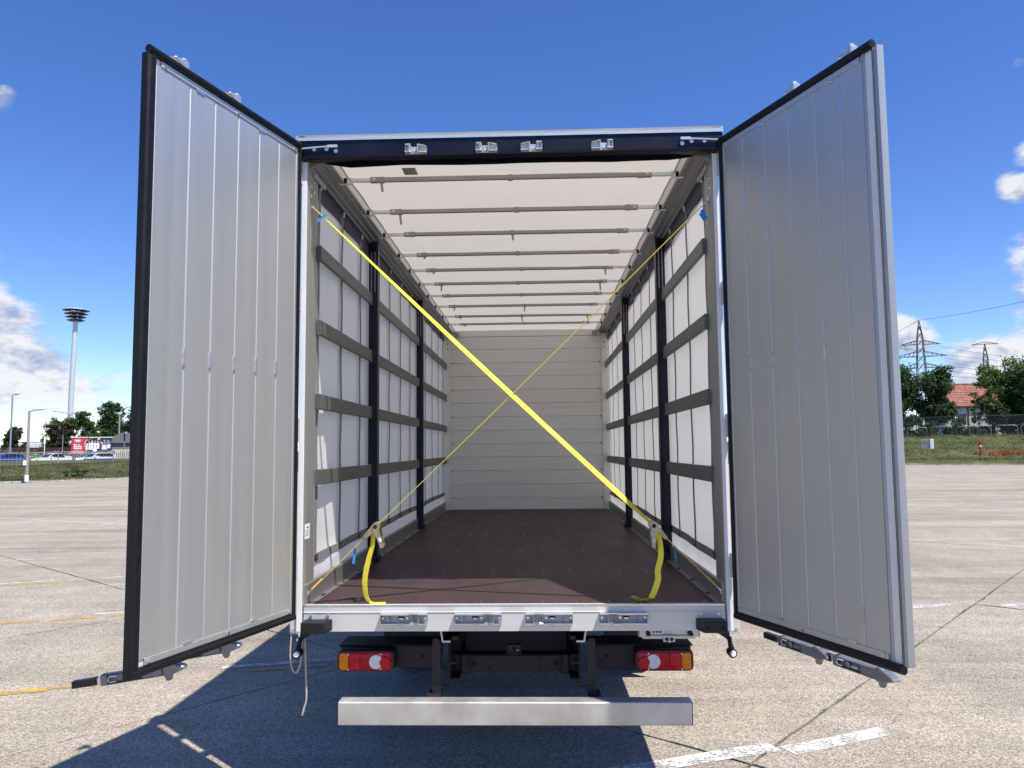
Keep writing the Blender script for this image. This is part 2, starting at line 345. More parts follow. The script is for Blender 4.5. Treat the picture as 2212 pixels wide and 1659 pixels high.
# ------------------------------------------------------------------ grass bank, kerb
KP = [(-120, -60, .9), (-70, 4, .95), (-34.5, 51.3, 1.0), (-6, 89, 1.6), (14, 86, 2.6), (43, 72.9, 3.1), (120, 40, 3.3)]
OFF = [(0, -.02), (.01, .12), (.16, .13), (.17, .08), (.8, .16), (2.5, .20), (5, .42), (8, .68), (11, .93), (13, 1.0), (16, 1.0), (40, 1.0), (120, 1.0), (700, 1.05)]
def kerb_pts(step=1.2):
    pts = []
    for a, b_ in zip(KP, KP[1:]):
        n = max(2, int(math.hypot(b_[0]-a[0], b_[1]-a[1])/step))
        pts += [tuple(a[i]+(b_[i]-a[i])*k/n for i in range(3)) for k in range(n)]
    return pts+[KP[-1]]
kp = kerb_pts(); K = len(kp)
def knorm(i):
    s = 30; a, c = kp[max(0, i-s)], kp[min(K-1, i+s)]; d = Vector((c[0]-a[0], c[1]-a[1])).normalized(); return Vector((-d.y, d.x))
def bank_pt(i, o, h):
    x, y, H = kp[i]; n = knorm(i); z = h if o < .5 else h*H
    p = Vector((x+n.x*o, y+n.y*o, z))
    if .5 < o < 60: p.z += .10*mn.noise(Vector((p.x*.35, p.y*.35, 3)))+.05*mn.noise(Vector((p.x*1.3, p.y*1.3, 1)))
    return p
GRASS = mat('dry_summer_grass', (.048, .068, .022), .9, 0, .35, .35, bump=.6, bs=9, c2=(.10, .098, .044), spec=.1, world=True)
KERBM = mat('kerb_concrete', (.36, .34, .31), .9, 0, .3, 3, bump=.3, bs=30, world=True)
b = MB(); vs = []; no = len(OFF)-3
for i in range(K):
    for (o, h) in OFF[3:]: vs.append(bank_pt(i, o, h))
b.add(vs, [(i*no+no*0+j, (i+1)*no+j, (i+1)*no+j+1, i*no+j+1) for i in range(K-1) for j in range(no-1)])
struct(b.build('grass_bank', GRASS, smooth=True))
b = MB(); vs = []
for i in range(K):
    for (o, h) in OFF[:4]:
        q = Vector(bank_pt(i, o, h)); q.z += (rnd.uniform(-.03, .02) if h > 0 else 0); vs.append(q)
b.add(vs, [(i*4+j, i*4+4+j, i*4+5+j, i*4+1+j) for i in range(K-1) for j in range(3)])
struct(b.build('kerb', KERBM))
# grass blades where the bank can be seen
def bank_height(i, o):
    for (a, ha), (c, hc) in zip(OFF[3:], OFF[4:]):
        if a <= o <= c: return ha+(hc-ha)*(o-a)/(c-a)
    return 1
def blades(name, mt, i0, i1, o0, o1, n, h0, h1, label, tri=1):
    b = MB()
    for _ in range(n):
        i = rnd.randrange(i0, i1); o = o0+(o1-o0)*rnd.random()
        p = bank_pt(i, o, bank_height(i, o)); p += Vector((rnd.uniform(-.7, .7), rnd.uniform(-.7, .7), -.04))
        h = rnd.uniform(h0, h1); a = rnd.uniform(0, 6.28); w = rnd.uniform(.02, .06); q = Vector((math.cos(a), math.sin(a), 0))
        tip = p+Vector((rnd.uniform(-.4, .4)*h, rnd.uniform(-.4, .4)*h, h)); b.add([p-q*w, p+q*w, tip], [(0, 1, 2)])
    o = b.build(name, mt); o['kind'] = 'stuff'; o['label'] = label; o['category'] = 'grass'; return o
GB = mat('grass_blade', (.050, .064, .022), .7, 0, .5, .8, c2=(.125, .115, .055), spec=.2, world=True, trans=(.25, (.07, .085, .025)))
GB2 = mat('lush_grass_blade', (.032, .070, .017), .7, 0, .45, .8, c2=(.070, .115, .034), spec=.2, world=True, trans=(.25, (.06, .10, .02)))
def kidx(x, y): return min(range(K), key=lambda i: (kp[i][0]-x)**2+(kp[i][1]-y)**2)
iL, iR = kidx(-34.5, 51.3), kidx(43, 72.9)
blades('dry_grass', GB, iL-14, iL+22, .25, 15, 42000, .05, .15, 'dry yellowish grass on the bank behind the street lamp', 1)
blades('green_grass', GB2, iR-16, iR+26, .25, 14.5, 46000, .05, .14, 'green grass on the bank below the dark fence', 1)
POP = mat('poppy_petal', (.62, .045, .015), .6, 0, .2, 9, trans=(.3, (.7, .06, .02)), world=True)
b = MB()
for _ in range(330):
    t_ = rnd.random(); px = 2098+150*t_ if rnd.random() < .85 else rnd.uniform(1945, 2240)
    if px > 2140 or rnd.random() < .4:
        bb = bearing(px); o = rnd.gauss(4.1, .35) if rnd.random() < .9 else rnd.uniform(2, 12)
        i = min(range(iR-40, min(K, iR+45)), key=lambda i: (Vector(bank_pt(i, o, 0).xy)-CAM.xy).normalized().cross(bb)**2)
        p = bank_pt(i, o, bank_height(i, o))+Vector((rnd.uniform(-.6, .6), 0, rnd.uniform(.08, .22))); r_ = rnd.uniform(.04, .085)
        b.ball(p, r_, 5, 3, 0, (1, 1, .6))
o = b.build('poppies', POP); o['kind'] = 'stuff'; o['label'] = 'red poppies flowering in the grass beside the hydrant'; o['category'] = 'flowers'

# ------------------------------------------------------------------ the truck
truck = thing('box_truck', 'silver curtain-sided box truck seen from behind with both rear doors open', 'truck')
T = truck
ZF = BED
# floor: dark ply sheets on an aluminium edge
fl = X('floor', STEEL, T, (-1.24, 1.24, .035, 7.16, 1.06, 1.128))
ys = [.045, 1.27, 2.50, 3.73, 4.96, 6.19, 7.15]
for a, c in zip(ys, ys[1:]):
    for x0, x1 in ((-1.205, 1.205),):
        X('floor_panel', PLY, fl, (x0, x1, a+.0015, c-.0015, 1.129, 1.15), bev=.0015)
b = MB()
for y in ys[:-1]:
    for k in range(13):
        for dy in (.05, -.05) if y > .5 else (.045,):
            x = -1.15+2.3*k/12+rnd.uniform(-.012, .012)
            b.cyl((x, y+dy, 1.1495), (x, y+dy, 1.1515), .0075, 6)
for s in (-1, 1):
    for k in range(16): b.cyl((s*1.17, .12+.45*k, 1.1495), (s*1.17, .12+.45*k, 1.1515), .0075, 6)
b.build('floor_rivet', ZINC, fl, stuff=True)
for s in (-1, 1):
    sg = lambda a, c: (min(s*a, s*c), max(s*a, s*c))
    st = X('floor_edge_strip', ALUH, T, (*sg(1.206, 1.2425), .04, 7.16, 1.13, 1.153), bev=.001)
    b = MB()
    for k in range(14):
        y = .3+.5*k; b.box(*sg(1.214, 1.232), y, y+.075, 1.1515, 1.1545); 
    b.build('lashing_slot', HOLE, st, stuff=True)
    b = MB(); b.prism([(s*1.243, 1.02), (s*1.243, 1.15), (s*1.240, 1.165), (s*1.240, 1.262), (s*1.246, 1.272), (s*1.262, 1.272), (s*1.264, 1.235), (s*1.30, 1.235), (s*1.30, 1.02)], 'y', .03, 7.2)
    b.build('side_rail', ALUH, T, bev=.002)

# curtains
SY = [.28, .88, 1.48, 2.10, 2.72, 3.33, 3.94, 4.53, 5.13, 5.77, 6.43, 6.95]
for s in (-1, 1):
    b = MB(); ny, nz_ = 120, 30; vs = []
    def cx(y, z):
        w = .006*math.sin(y*10.2)+.004*mn.noise(Vector((y*2.3, z*1.1, s*5)))
        if z < 1.42: w += .016*(1-((z-1.30)/.12)**2)+.008*mn.noise(Vector((y*5, z*9, s)))
        return 1.283-w
    for i in range(ny+1):
        y = .12+7.08*i/ny
        for j in range(nz_+1):
            z = 1.235+(3.80-1.235)*(j/nz_)**1.25; vs.append((s*cx(y, z), y, z))
    n1 = nz_+1
    b.add(vs, [(i*n1+j, (i+1)*n1+j, (i+1)*n1+j+1, i*n1+j+1) for i in range(ny) for j in range(nz_)])
    cu = b.build('side_curtain', CURT, T, smooth=True)
    b = MB(); b.box(min(s*1.292, s*1.296), max(s*1.292, s*1.296), .02, 7.2, 3.742, 3.868); b.build('outer_valance', NAVYC, cu)
    b = MB(); b.box(min(s*1.262, s*1.270), max(s*1.262, s*1.270), .10, 7.14, 3.742, 3.87); b.build('curtain_top_band', NAVYC, cu)
    b = MB(); vs = []
    for i in range(81):
        y = .12+7.02*i/80; w = .0025*math.sin(y*9); vs += [(s*(1.262-w), y, 1.372-.006*math.sin(y*3)), (s*(1.264-w), y, 1.425-.006*math.sin(y*3)), (s*(1.268-w), y, 1.425-.006*math.sin(y*3)), (s*(1.268-w), y, 1.372)]
    b.add(vs, [(4*i+j, 4*i+(j+1) % 4, 4*i+4+(j+1) % 4, 4*i+4+j) for i in range(80) for j in range(4)]); b.build('hem_band', STRAPG, cu)
    for y in SY:
        n = 14; pts = [(s*(1.263+.003*math.sin(k*1.7+y)), y+.004*math.sin(k+y*3), 1.40+(3.80-1.40)*k/n) for k in range(n+1)]
        b = MB(); b.ribbon(pts, .050, (0, 1, 0), .002); b.build('curtain_strap', STRAPG, cu)
        b = MB(); b.box(min(s*1.252, s*1.258), max(s*1.252, s*1.258), y-.026, y+.026, 1.380, 1.416); b.box(min(s*1.249, s*1.253), max(s*1.249, s*1.253), y-.017, y-.007, 1.386, 1.410, 1); b.box(min(s*1.249, s*1.253), max(s*1.249, s*1.253), y+.007, y+.017, 1.386, 1.410, 1)
        b.build('buckle', [BLKP, ZINC], cu)
        b = MB(); b.tube([(s*1.255, y, 3.79), (s*1.250, y, 3.83)], .009, 6); b.build('roller', GALV, cu)

# side posts and slats
PY_ = [(1.79, 1.90), (4.40, 4.51)]
SZ = [(1.857, 1.955), (2.337, 2.435), (2.814, 2.912), (3.300, 3.398)]
for s in (-1, 1):
    sg = lambda a, c: (min(s*a, s*c), max(s*a, s*c))
    off = 0 if s < 0 else .03
    for (a, c) in PY_:
        a += off; c += off
        b = MB(); b.prism([(s*1.262, a), (s*1.200, a), (s*1.200, a+.012), (s*1.188, a+.012), (s*1.188, c-.012), (s*1.200, c-.012), (s*1.200, c), (s*1.262, c)], 'z', 1.14, 3.86)
        po = b.build('side_post', NAVY, T, bev=.002)
        for (z0, z1) in SZ:
            for q0, q1 in ((a-.022, a-.001), (c+.001, c+.022)): MB().box(*sg(1.203, 1.221), q0, q1, z0-.012, z1+.012).build('slat_pocket', BLKP, po)
        b = MB()
        for k in range(22):
            z = 3.42+.016*k
            b.box(*sg(1.206, 1.213), a-.0015, a+.0005, z, z+.008); b.box(*sg(1.236, 1.243), a-.0015, a+.0005, z, z+.008); b.box(*sg(1.1865, 1.1885), a+.03, a+.04, z, z+.008)
        b.build('post_perforation', GALV, po, stuff=True)
        X('post_foot', STEEL, po, (*sg(1.17, 1.239), a-.01, c+.01, 1.154, 1.20), bev=.003)
    bays = [(.19, 1.79+off), (1.90+off, 4.40+off), (4.51+off, 7.14)]
    for (a, c) in bays:
        for (z0, z1) in SZ:
            b = MB(); b.prism([(s*1.222, z0+.004), (s*1.222, z1-.004), (s*1.226, z1), (s*1.242, z1), (s*1.246, z1-.004), (s*1.246, z0+.004), (s*1.242, z0), (s*1.226, z0)], 'y', a+.003, c-.003)
            b.build('side_slat', SLAT, T)

# roof: rails, tarp, bows
for s in (-1, 1):
    pr_ = [(1.145, 3.925), (1.142, 3.895), (1.158, 3.893), (1.160, 3.880), (1.172, 3.872), (1.205, 3.866), (1.208, 3.858), (1.238, 3.852), (1.246, 3.842), (1.262, 3.842), (1.262, 3.868), (1.298, 3.868), (1.302, 3.93), (1.29, 3.985), (1.20, 3.99)]
    b = MB(); b.prism([(s*x, z) for x, z in pr_], 'y', .035, 7.2); b.build('roof_rail', ALUH, T, bev=.0015)
BY = [0.36, 1.06, 1.68, 2.37, 2.99, 3.64, 4.3, 4.98, 5.73, 6.39]
b = MB(); nx, ny = 40, 180; vs = []
def tz(x, y):
    z = 3.905+.010*mn.noise(Vector((x*1.6, y*2.2, 0)))+.006*mn.noise(Vector((x*5+y*3, y*4, 2)))
    k = min(abs(y-q) for q in BY); z += .008*(1-math.exp(-(k/.16)**2)) - .004
    return z
for i in range(ny+1):
    y = -.0+7.17*i/ny
    for j in range(nx+1):
        x = -1.10+2.20*j/nx; vs.append((x, y, tz(x, y)))
n1 = nx+1
b.add(vs, [(i*n1+j, i*n1+j+1, (i+1)*n1+j+1, (i+1)*n1+j) for i in range(ny) for j in range(nx)])
tp = b.build('roof_tarp', TARP, T, smooth=True)
for s in (-1, 1):
    b = MB(); vs = []
    for i in range(61):
        y = .0+7.17*i/60; vs += [(s*1.085, y, tz(s*1.09, y)-.004), (s*1.160, y, 3.921)]
    b.add(vs, [(2*i, 2*i+1, 2*i+3, 2*i+2) for i in range(60)]); b.build('tarp_edge_hem', TARPE, tp, smooth=True)
# printed label on the tarp
lx, ly = -.652, .225
b = MB(); b.add([(lx-.045, ly-.065, 3.888), (lx+.045, ly-.065, 3.888), (lx+.045, ly+.065, 3.888), (lx-.045, ly+.065, 3.888)], [(0, 1, 2, 3)]); lb = b.build('printed_label', LABEL, tp)
b = MB()
for r_ in range(6):
    x = lx-.038
    while x < lx+.034:
        w = rnd.uniform(.003, .009); b.box(x, x+w, ly-.055+.02*r_, ly-.055+.02*r_+.009, 3.8865, 3.8875, 1 if r_ == 0 and x < lx-.005 else 0); x += w+.003
b.build('label_print', [INK, mat('label_red', (.22, .02, .05), .6)], lb)
def bow(y, q):
    bz = 3.868
    b_ = MB(); b_.box(-.94, .94, y-.014, y+.014, bz, bz+.030)
    w = b_.build('roof_bow', GALVD, T, bev=.004)
    for s in (-1, 1):
        m_ = MB(); sg = lambda a, c: (min(s*a, s*c), max(s*a, s*c))
        m_.box(*sg(.925, 1.075), y-.010, y+.010, bz+.003, bz+.027)
        m_.box(*sg(1.070, 1.078), y-.018, y+.018, bz-.012, bz+.032)
        m_.box(*sg(1.078, 1.150), y-.012, y+.012, bz-.012, bz-.008)
        m_.box(*sg(1.10, 1.12), y-.01, y+.01, bz-.008, bz+.03, 1)
        m_.box(*sg(.885, .9405), y-.0165, y+.0165, bz-.002, bz+.032, 2)
        m_.cyl((s*.912, y-.016, bz+.015), (s*.912, y-.022, bz+.015), .009, 8)
        m_.build('bow_bracket', [GALVL, BLKP, GALVD], w)
    for x in (-.865, .03*math.sin(q*2.1), .865):
        m_ = MB(); m_.box(x-.016, x+.016, y-.018, y+.018, bz-.004, bz+.034)
        if rnd.random() < .62:
            l = rnd.uniform(.02, .09); dx = rnd.uniform(-.2, .2)
            m_.ribbon([(x, y-.006, bz-.003), (x+dx*l*.5, y-.008, bz-l*.5), (x+dx*l, y-.01, bz-l)], .017, (1, 0, 0), .002)
        m_.build('tarp_strap', TARPE, w)
GALVD = mat('dull_galvanised_tube', (.34, .34, .335), .42, .75, .14, 8, (.6, 6, 6), .04, 90)
GALVL = mat('light_galvanised_bracket', (.62, .66, .68), .32, .7, .08, 20)
for q, y in enumerate(BY): bow(y, q)

# front wall
fw = X('front_wall', FWALL, T, (-1.302, 1.302, 7.205, 7.24, 1.02, 3.99))
zs = [1.152, 1.326, 1.537, 1.744, 1.950, 2.153, 2.358, 2.566, 2.774, 2.983, 3.192, 3.398, 3.610, 3.808]
for a, c in zip(zs, zs[1:]):
    b = MB(); b.prism([(7.2045, a+.001), (7.177, a+.0015), (7.174, a+.006), (7.175, (a+c)/2), (7.174, c-.006), (7.177, c-.0015), (7.2045, c-.001)], 'x', -1.162, 1.162); b.build('wall_plank', FWALL, fw)
for s in (-1, 1):
    sg = lambda a, c: (min(s*a, s*c), max(s*a, s*c))
    X('corner_post', FWALL, fw, (*sg(1.163, 1.270), 7.150, 7.2045, 1.152, 3.84), bev=.003)
    b = MB(); b.box(*sg(1.02, 1.17), 7.10, 7.11, 3.845, 3.868); b.box(*sg(1.02, 1.10), 7.09, 7.10, 3.80, 3.868); b.cyl((s*1.05, 7.088, 3.825), (s*1.05, 7.08, 3.825), .009, 8); b.tube([(s*1.05, 7.08, 3.86), (s*1.17, 7.02, 3.88)], .006, 6)
    b.build('corner_bracket', GALVD, fw)
    b = MB()
    for z in zs[1:-1:2]: b.cyl((s*1.135, 7.176, z), (s*1.135, 7.168, z), .010, 8)
    for z in (3.70, 3.62): b.cyl((s*1.205, 7.151, z), (s*1.205, 7.143, z), .010, 8)
    b.build('wall_bolt', STEEL, fw, stuff=True)
X('top_beam', FWALL, fw, (-1.16, 1.16, 7.170, 7.2045, 3.811, 3.925), bev=.003)

# rear frame: pillars, header, sill
for s in (-1, 1):
    sg = lambda a, c: (min(s*a, s*c), max(s*a, s*c))
    prof = [(1.292, .0), (1.292, .03), (1.262, .032), (1.262, .205), (1.250, .205)]
    y = .195
    while y > .03:
        prof += [(1.250, y), (1.2515, y-.004), (1.2515, y-.012), (1.250, y-.016)]; y -= .026
    prof += [(1.250, .012), (1.256, .0)]
    b = MB(); b.prism([(s*x, y) for x, y in prof], 'z', 1.0, 3.885)
    pl = b.build('rear_pillar', mat('pillar_aluminium', (.34, .34, .32), .45, .6, .05, 3, (14, 14, .25)), T)
    X('pillar_edge_cap', WHITEALU, pl, (*sg(1.258, 1.291), -.008, -.0005, 1.0, 3.875), bev=.002)
    b = MB()
    for y_, z_ in [(.035, 3.80), (.035, 3.735), (.035, 3.672), (.10, 3.775), (.10, 3.715)]: b.cyl((s*1.2515, y_, z_), (s*1.243, y_, z_), .011, 8); 
    b.build('pillar_bolt', ZINC, pl)
    b = MB(); b.tube([(s*1.25, .05, 3.625), (s*1.235, .05, 3.62), (s*1.235, .05, 3.60), (s*1.25, .05, 3.595)], .004, 6); b.tube([(s*1.25, .05, 1.20), (s*1.237, .05, 1.205), (s*1.237, .05, 1.225), (s*1.25, .05, 1.23)], .004, 6); b.build('lashing_eye', ZINC, pl)
    X('corner_gusset', GALV, pl, (*sg(1.235, 1.249), .10, .34, 3.81, 3.845), bev=.003)
# sticker on the left pillar
b = MB(); b.box(-1.2499, -1.2485, .002, .105, 1.540, 1.630); stk = b.build('pillar_sticker', PAPER, T)
b = MB(); b.box(-1.2485, -1.2478, .040, .080, 1.604, 1.614)
for z in (1.588, 1.574, 1.560): b.box(-1.2485, -1.2478, .010, .096, z, z+.0035)
b.build('sticker_print', INK, stk)
# header
HW = 1.312
b = MB(); b.prism([(-.058, 3.895), (-.058, 3.988), (-.03, 4.0), (.06, 4.0), (.06, 3.89), (-.03, 3.878), (-.055, 3.882)], 'x', -HW, HW)
hd = b.build('header_beam', NAVY, T, bev=.003)
b = MB(); b.prism([(-.066, 3.989), (-.068, 4.006), (-.060, 4.012), (-.066, 4.020), (-.052, 4.030), (.08, 4.030), (.08, 4.0005), (-.057, 4.0005), (-.057, 3.989)], 'x', -HW-.004, HW+.004)
b.build('roof_edge_trim', mat('bright_aluminium_trim', (.78, .77, .74), .28, .9, .06, 3, (1.2, 20, 20)), hd)
b = MB(); vs = []
for i in range(61):
    x = -1.2+2.4*i/60; z = 3.864+.010*mn.noise(Vector((x*2.4, 3, 0)))+(.03*max(0, abs(x)-1.0)/.2); vs += [(x, .075, 3.90), (x, .062+.01*mn.noise(Vector((x*5, 0, 1))), z)]
b.add(vs, [(2*i, 2*i+2, 2*i+3, 2*i+1) for i in range(60)]); fo = b.build('rubber_flap', BLACK, hd, smooth=True)
CASTM = mat('cast_keeper', (.62, .62, .60), .38, .75, .12, 30, bump=.08)
def keeper(cx_, flip):
    f = -1 if flip else 1; b = MB(); z0 = 3.890
    def q(a, c, d0, d1, e, g): b.box(min(cx_+f*a, cx_+f*c), max(cx_+f*a, cx_+f*c), d0, d1, e, g)
    q(-.066, .066, -.064, -.0585, z0, z0+.046)
    q(-.066, -.028, -.100, -.064, z0, z0+.008); q(.012, .066, -.092, -.064, z0, z0+.008)
    q(-.064, -.030, -.098, -.064, z0+.046, z0+.054); q(.008, .030, -.096, -.064, z0+.046, z0+.052)
    q(-.042, -.036, -.096, -.064, z0+.008, z0+.046); q(.010, .017, -.094, -.064, z0+.008, z0+.048)
    q(-.066, -.060, -.088, -.064, z0+.008, z0+.046)
    b.prism([(cx_+f*.030, z0+.046), (cx_+f*.066, z0+.036), (cx_+f*.066, z0+.042), (cx_+f*.030, z0+.052)], 'y', -.092, -.064)
    b.cyl((cx_+f*.052, -.066, z0+.018), (cx_+f*.052, -.074, z0+.018), .007, 8); b.ball((cx_-f*.010, -.072, z0+.010), .012, 8, 5)
    return b.build('lock_keeper', CASTM, hd, bev=.0022)
for c_, fl_ in ((-.566, 0), (-.131, 0), (.145, 1), (.577, 1)): keeper(c_, fl_)
CLEAR = mat('clear_cable_sleeve', (.55, .58, .62), .3, .3, .05)
for s in (-1, 1):
    b = MB(); b.tube([(s*1.33, -.055, 3.932), (s*1.28, -.068, 3.938), (s*1.20, -.07, 3.943), (s*1.13, -.07, 3.947), (s*1.06, -.07, 3.950)], .0055, 6); b.box(min(s*1.055, s*1.115), max(s*1.055, s*1.115), -.076, -.062, 3.941, 3.957)
    b.build('seal_cable', CLEAR, hd)
    for x, z in ((1.201, 3.935), (1.123, 3.935), (1.066, 3.922)):
        b = MB(); b.cyl((s*x, -.058, z), (s*x, -.062, z), .013, 12); b.cyl((s*x, -.062, z), (s*x, -.069, z), .008, 6); b.build('header_bolt', ZINC, hd)
# sill
b = MB(); b.prism([(.0, 1.0), (.0, 1.108), (-.004, 1.110), (-.004, 1.1125), (.0, 1.1145), (.0, 1.142), (.006, 1.1515), (.044, 1.1515), (.044, 1.0)], 'x', -1.249, 1.249)
sill = b.build('rear_sill', ALUS, T)
X('sill_top_edge', ZINC, sill, (-1.248, 1.248, -.0015, .008, 1.1452, 1.1525))
for s in (-1, 1):
    sg = lambda a, c: (min(s*a, s*c), max(s*a, s*c))
    X('sill_end_plate', ALUS, sill, (*sg(1.293, 1.335), .012, .02, .985, 1.09), bev=.002)
    b = MB(); b.cyl((s*1.315, .012, 1.008), (s*1.315, .002, 1.008), .010, 6); b.build('end_plate_bolt', ZINC, sill)
RECV = mat('receiver_shaded_steel', (.30, .31, .33), .45, .5, .1, 30, bump=.05)  # darker than the zinc flanges: recess shade and edge highlights put into the colours
def receiver(cx_, flip):
    f = -1 if flip else 1; b = MB(); zc = 1.079; w = .139; y0 = -.0012
    def bx(a, c, d0, d1, e, g, mi=0): b.box(min(cx_+f*a, cx_+f*c), max(cx_+f*a, cx_+f*c), d0, d1, e, g, mi)
    bx(-w, w, y0-.004, y0, zc-.029, zc+.029)
    bx(-w, .085, y0-.040, y0-.004, zc+.026, zc+.0300, 2); bx(.085, w, y0-.046, y0-.004, zc+.024, zc+.0305, 2)
    bx(-w, .03, y0-.046, y0-.040, zc+.023, zc+.0295, 2); bx(.03, .085, y0-.046, y0-.040, zc+.028, zc+.034, 2)
    bx(-w, -.030, y0-.042, y0-.004, zc-.032, zc-.028, 2); bx(.008, .060, y0-.046, y0-.004, zc-.033, zc-.028, 2); bx(.088, w, y0-.044, y0-.004, zc-.032, zc-.027, 2)
    bx(-.030, .008, y0-.020, y0-.004, zc-.030, zc-.027)
    bx(-w, -w+.004, y0-.034, y0-.004, zc-.028, zc+.026); bx(.088, .093, y0-.040, y0-.004, zc-.027, zc+.024)
    bx(-.108, -.088, y0-.016, y0-.004, zc-.016, zc+.014); bx(-.084, -.080, y0-.014, y0-.004, zc-.02, zc+.016)
    bx(-.036, .0, y0-.008, y0-.004, zc-.010, zc+.008, 1); bx(-.032, -.004, y0-.011, y0-.008, zc-.008, zc+.0, 2)
    b.add([(cx_+f*.034, y0-.030, zc-.028), (cx_+f*.058, y0-.034, zc-.028), (cx_+f*.060, y0-.006, zc+.018), (cx_+f*.050, y0-.006, zc+.018)], [(0, 1, 2, 3)], 0)
    for x in (-.128, .018, .124): b.cyl((cx_+f*x, y0-.004, zc), (cx_+f*x, y0-.011, zc), .0075, 8, 2)
    return b.build('lock_receiver', [RECV, HOLE, ZINC], sill)
for c_, fl_ in ((-.643, 0), (-.203, 0), (.215, 1), (.65, 1)): receiver(c_, fl_)
# rubber buffers
for s in (-1, 1):
    c_ = s*1.155
    b = MB(); b.prism([(c_-.082, -.005), (c_+.082, -.005), (c_+.082 - (.0 if s > 0 else .028), -.105), (c_-.082+(.028 if s > 0 else .0), -.105)], 'z', 1.008, 1.074)
    bf = b.build('rubber_buffer', BLKP, T, bev=.006, seg=2)
    b = MB()
    for x in (-.045+s*.012, .045+s*.012): b.cyl((c_+x, -.1035, 1.040), (c_+x, -.1065, 1.040), .011, 12)
    b.build('buffer_hole', HOLE, bf, stuff=True)
    b = MB()
    for x in (-.05, .052): b.cyl((c_+x, -.001, 1.092), (c_+x, -.007, 1.092), .010, 6); b.cyl((c_+x, -.001, 1.083), (c_+x, -.006, 1.083), .005, 6)
    b.build('buffer_bolt', ZINC, bf, stuff=True)
# marker lamps on rubber arms
for s in (-1, 1):
    b = MB(); b.add([(s*1.262, .0, .998), (s*1.18, .02, .998), (s*1.262, .0, .945), (s*1.262, .03, .998), (s*1.18, .05, .998), (s*1.262, .03, .945)], [(0, 1, 2), (3, 5, 4), (0, 3, 4, 1), (1, 4, 5, 2), (2, 5, 3, 0)])
    b.box(min(s*1.268, s*1.276), max(s*1.268, s*1.276), -.005, .03, .930, .999, 1); b.box(min(s*1.276, s*1.290), max(s*1.276, s*1.290), .0, .02, .985, .997, 2); b.box(min(s*1.276, s*1.290), max(s*1.276, s*1.290), .0, .02, .945, .957, 2)
    mk = b.build('marker_lamp', [BLKP, WHITEALU, ZINC], T)
    b = MB(); b.tube([(s*1.266, .0, .965), (s*1.268, -.01, .935), (s*1.272, -.02, .905), (s*1.274, -.022, .885)], [.013, .013, .017, .020], 10); b.cyl((s*1.274, .005, .880), (s*1.274, -.045, .880), .026, 18); b.build('rubber_arm', BLACK, mk, smooth=True)
    b = MB(); b.cyl((s*1.276, -.044, .879), (s*1.276, -.054, .879), .018, 16, 0, .015); b.build('lens', MARK, mk, smooth=True)
# hanging cords
def cord(pts, r, label, nm='hanging_cord', tail=False):
    P = [Vector(p) for p in pts]; out = []
    for i in range(len(P)-1):
        a, c = P[i], P[i+1]; pa = P[i-1] if i else a; pd = P[i+2] if i+2 < len(P) else c
        for k in range(6):
            t = k/6; out.append(.5*((2*a)+(c-pa)*t+(2*pa-5*a+4*c-pd)*t*t+(3*a-pa-3*c+pd)*t**3))
    out.append(P[-1]); b = MB(); b.tube(out, r, 6)
    if tail: b.tube([P[-1], P[-1]+Vector((-.006, 0, -.03)), P[-1]+Vector((-.014, 0, -.055))], [r*1.1, r*1.5, r*.8], 6, 1)
    return tag(b.build(nm, [ROPE, ZINC], None, smooth=True), label, 'cord')
cord([(-1.325, .016, .99), (-1.333, .02, .873), (-1.327, .03, .787), (-1.302, .03, .752), (-1.278, .03, .790), (-1.268, .03, .86), (-1.262, .03, .996)], .0048, 'beige cord hanging in a loop under the left corner of the truck bed')
cord([(-1.250, .035, 1.0), (-1.247, .03, .90), (-1.240, .03, .755), (-1.235, .03, .61), (-1.245, .03, .56)], .0052, 'long beige cord hanging straight down beside the left tail lamp', tail=True)

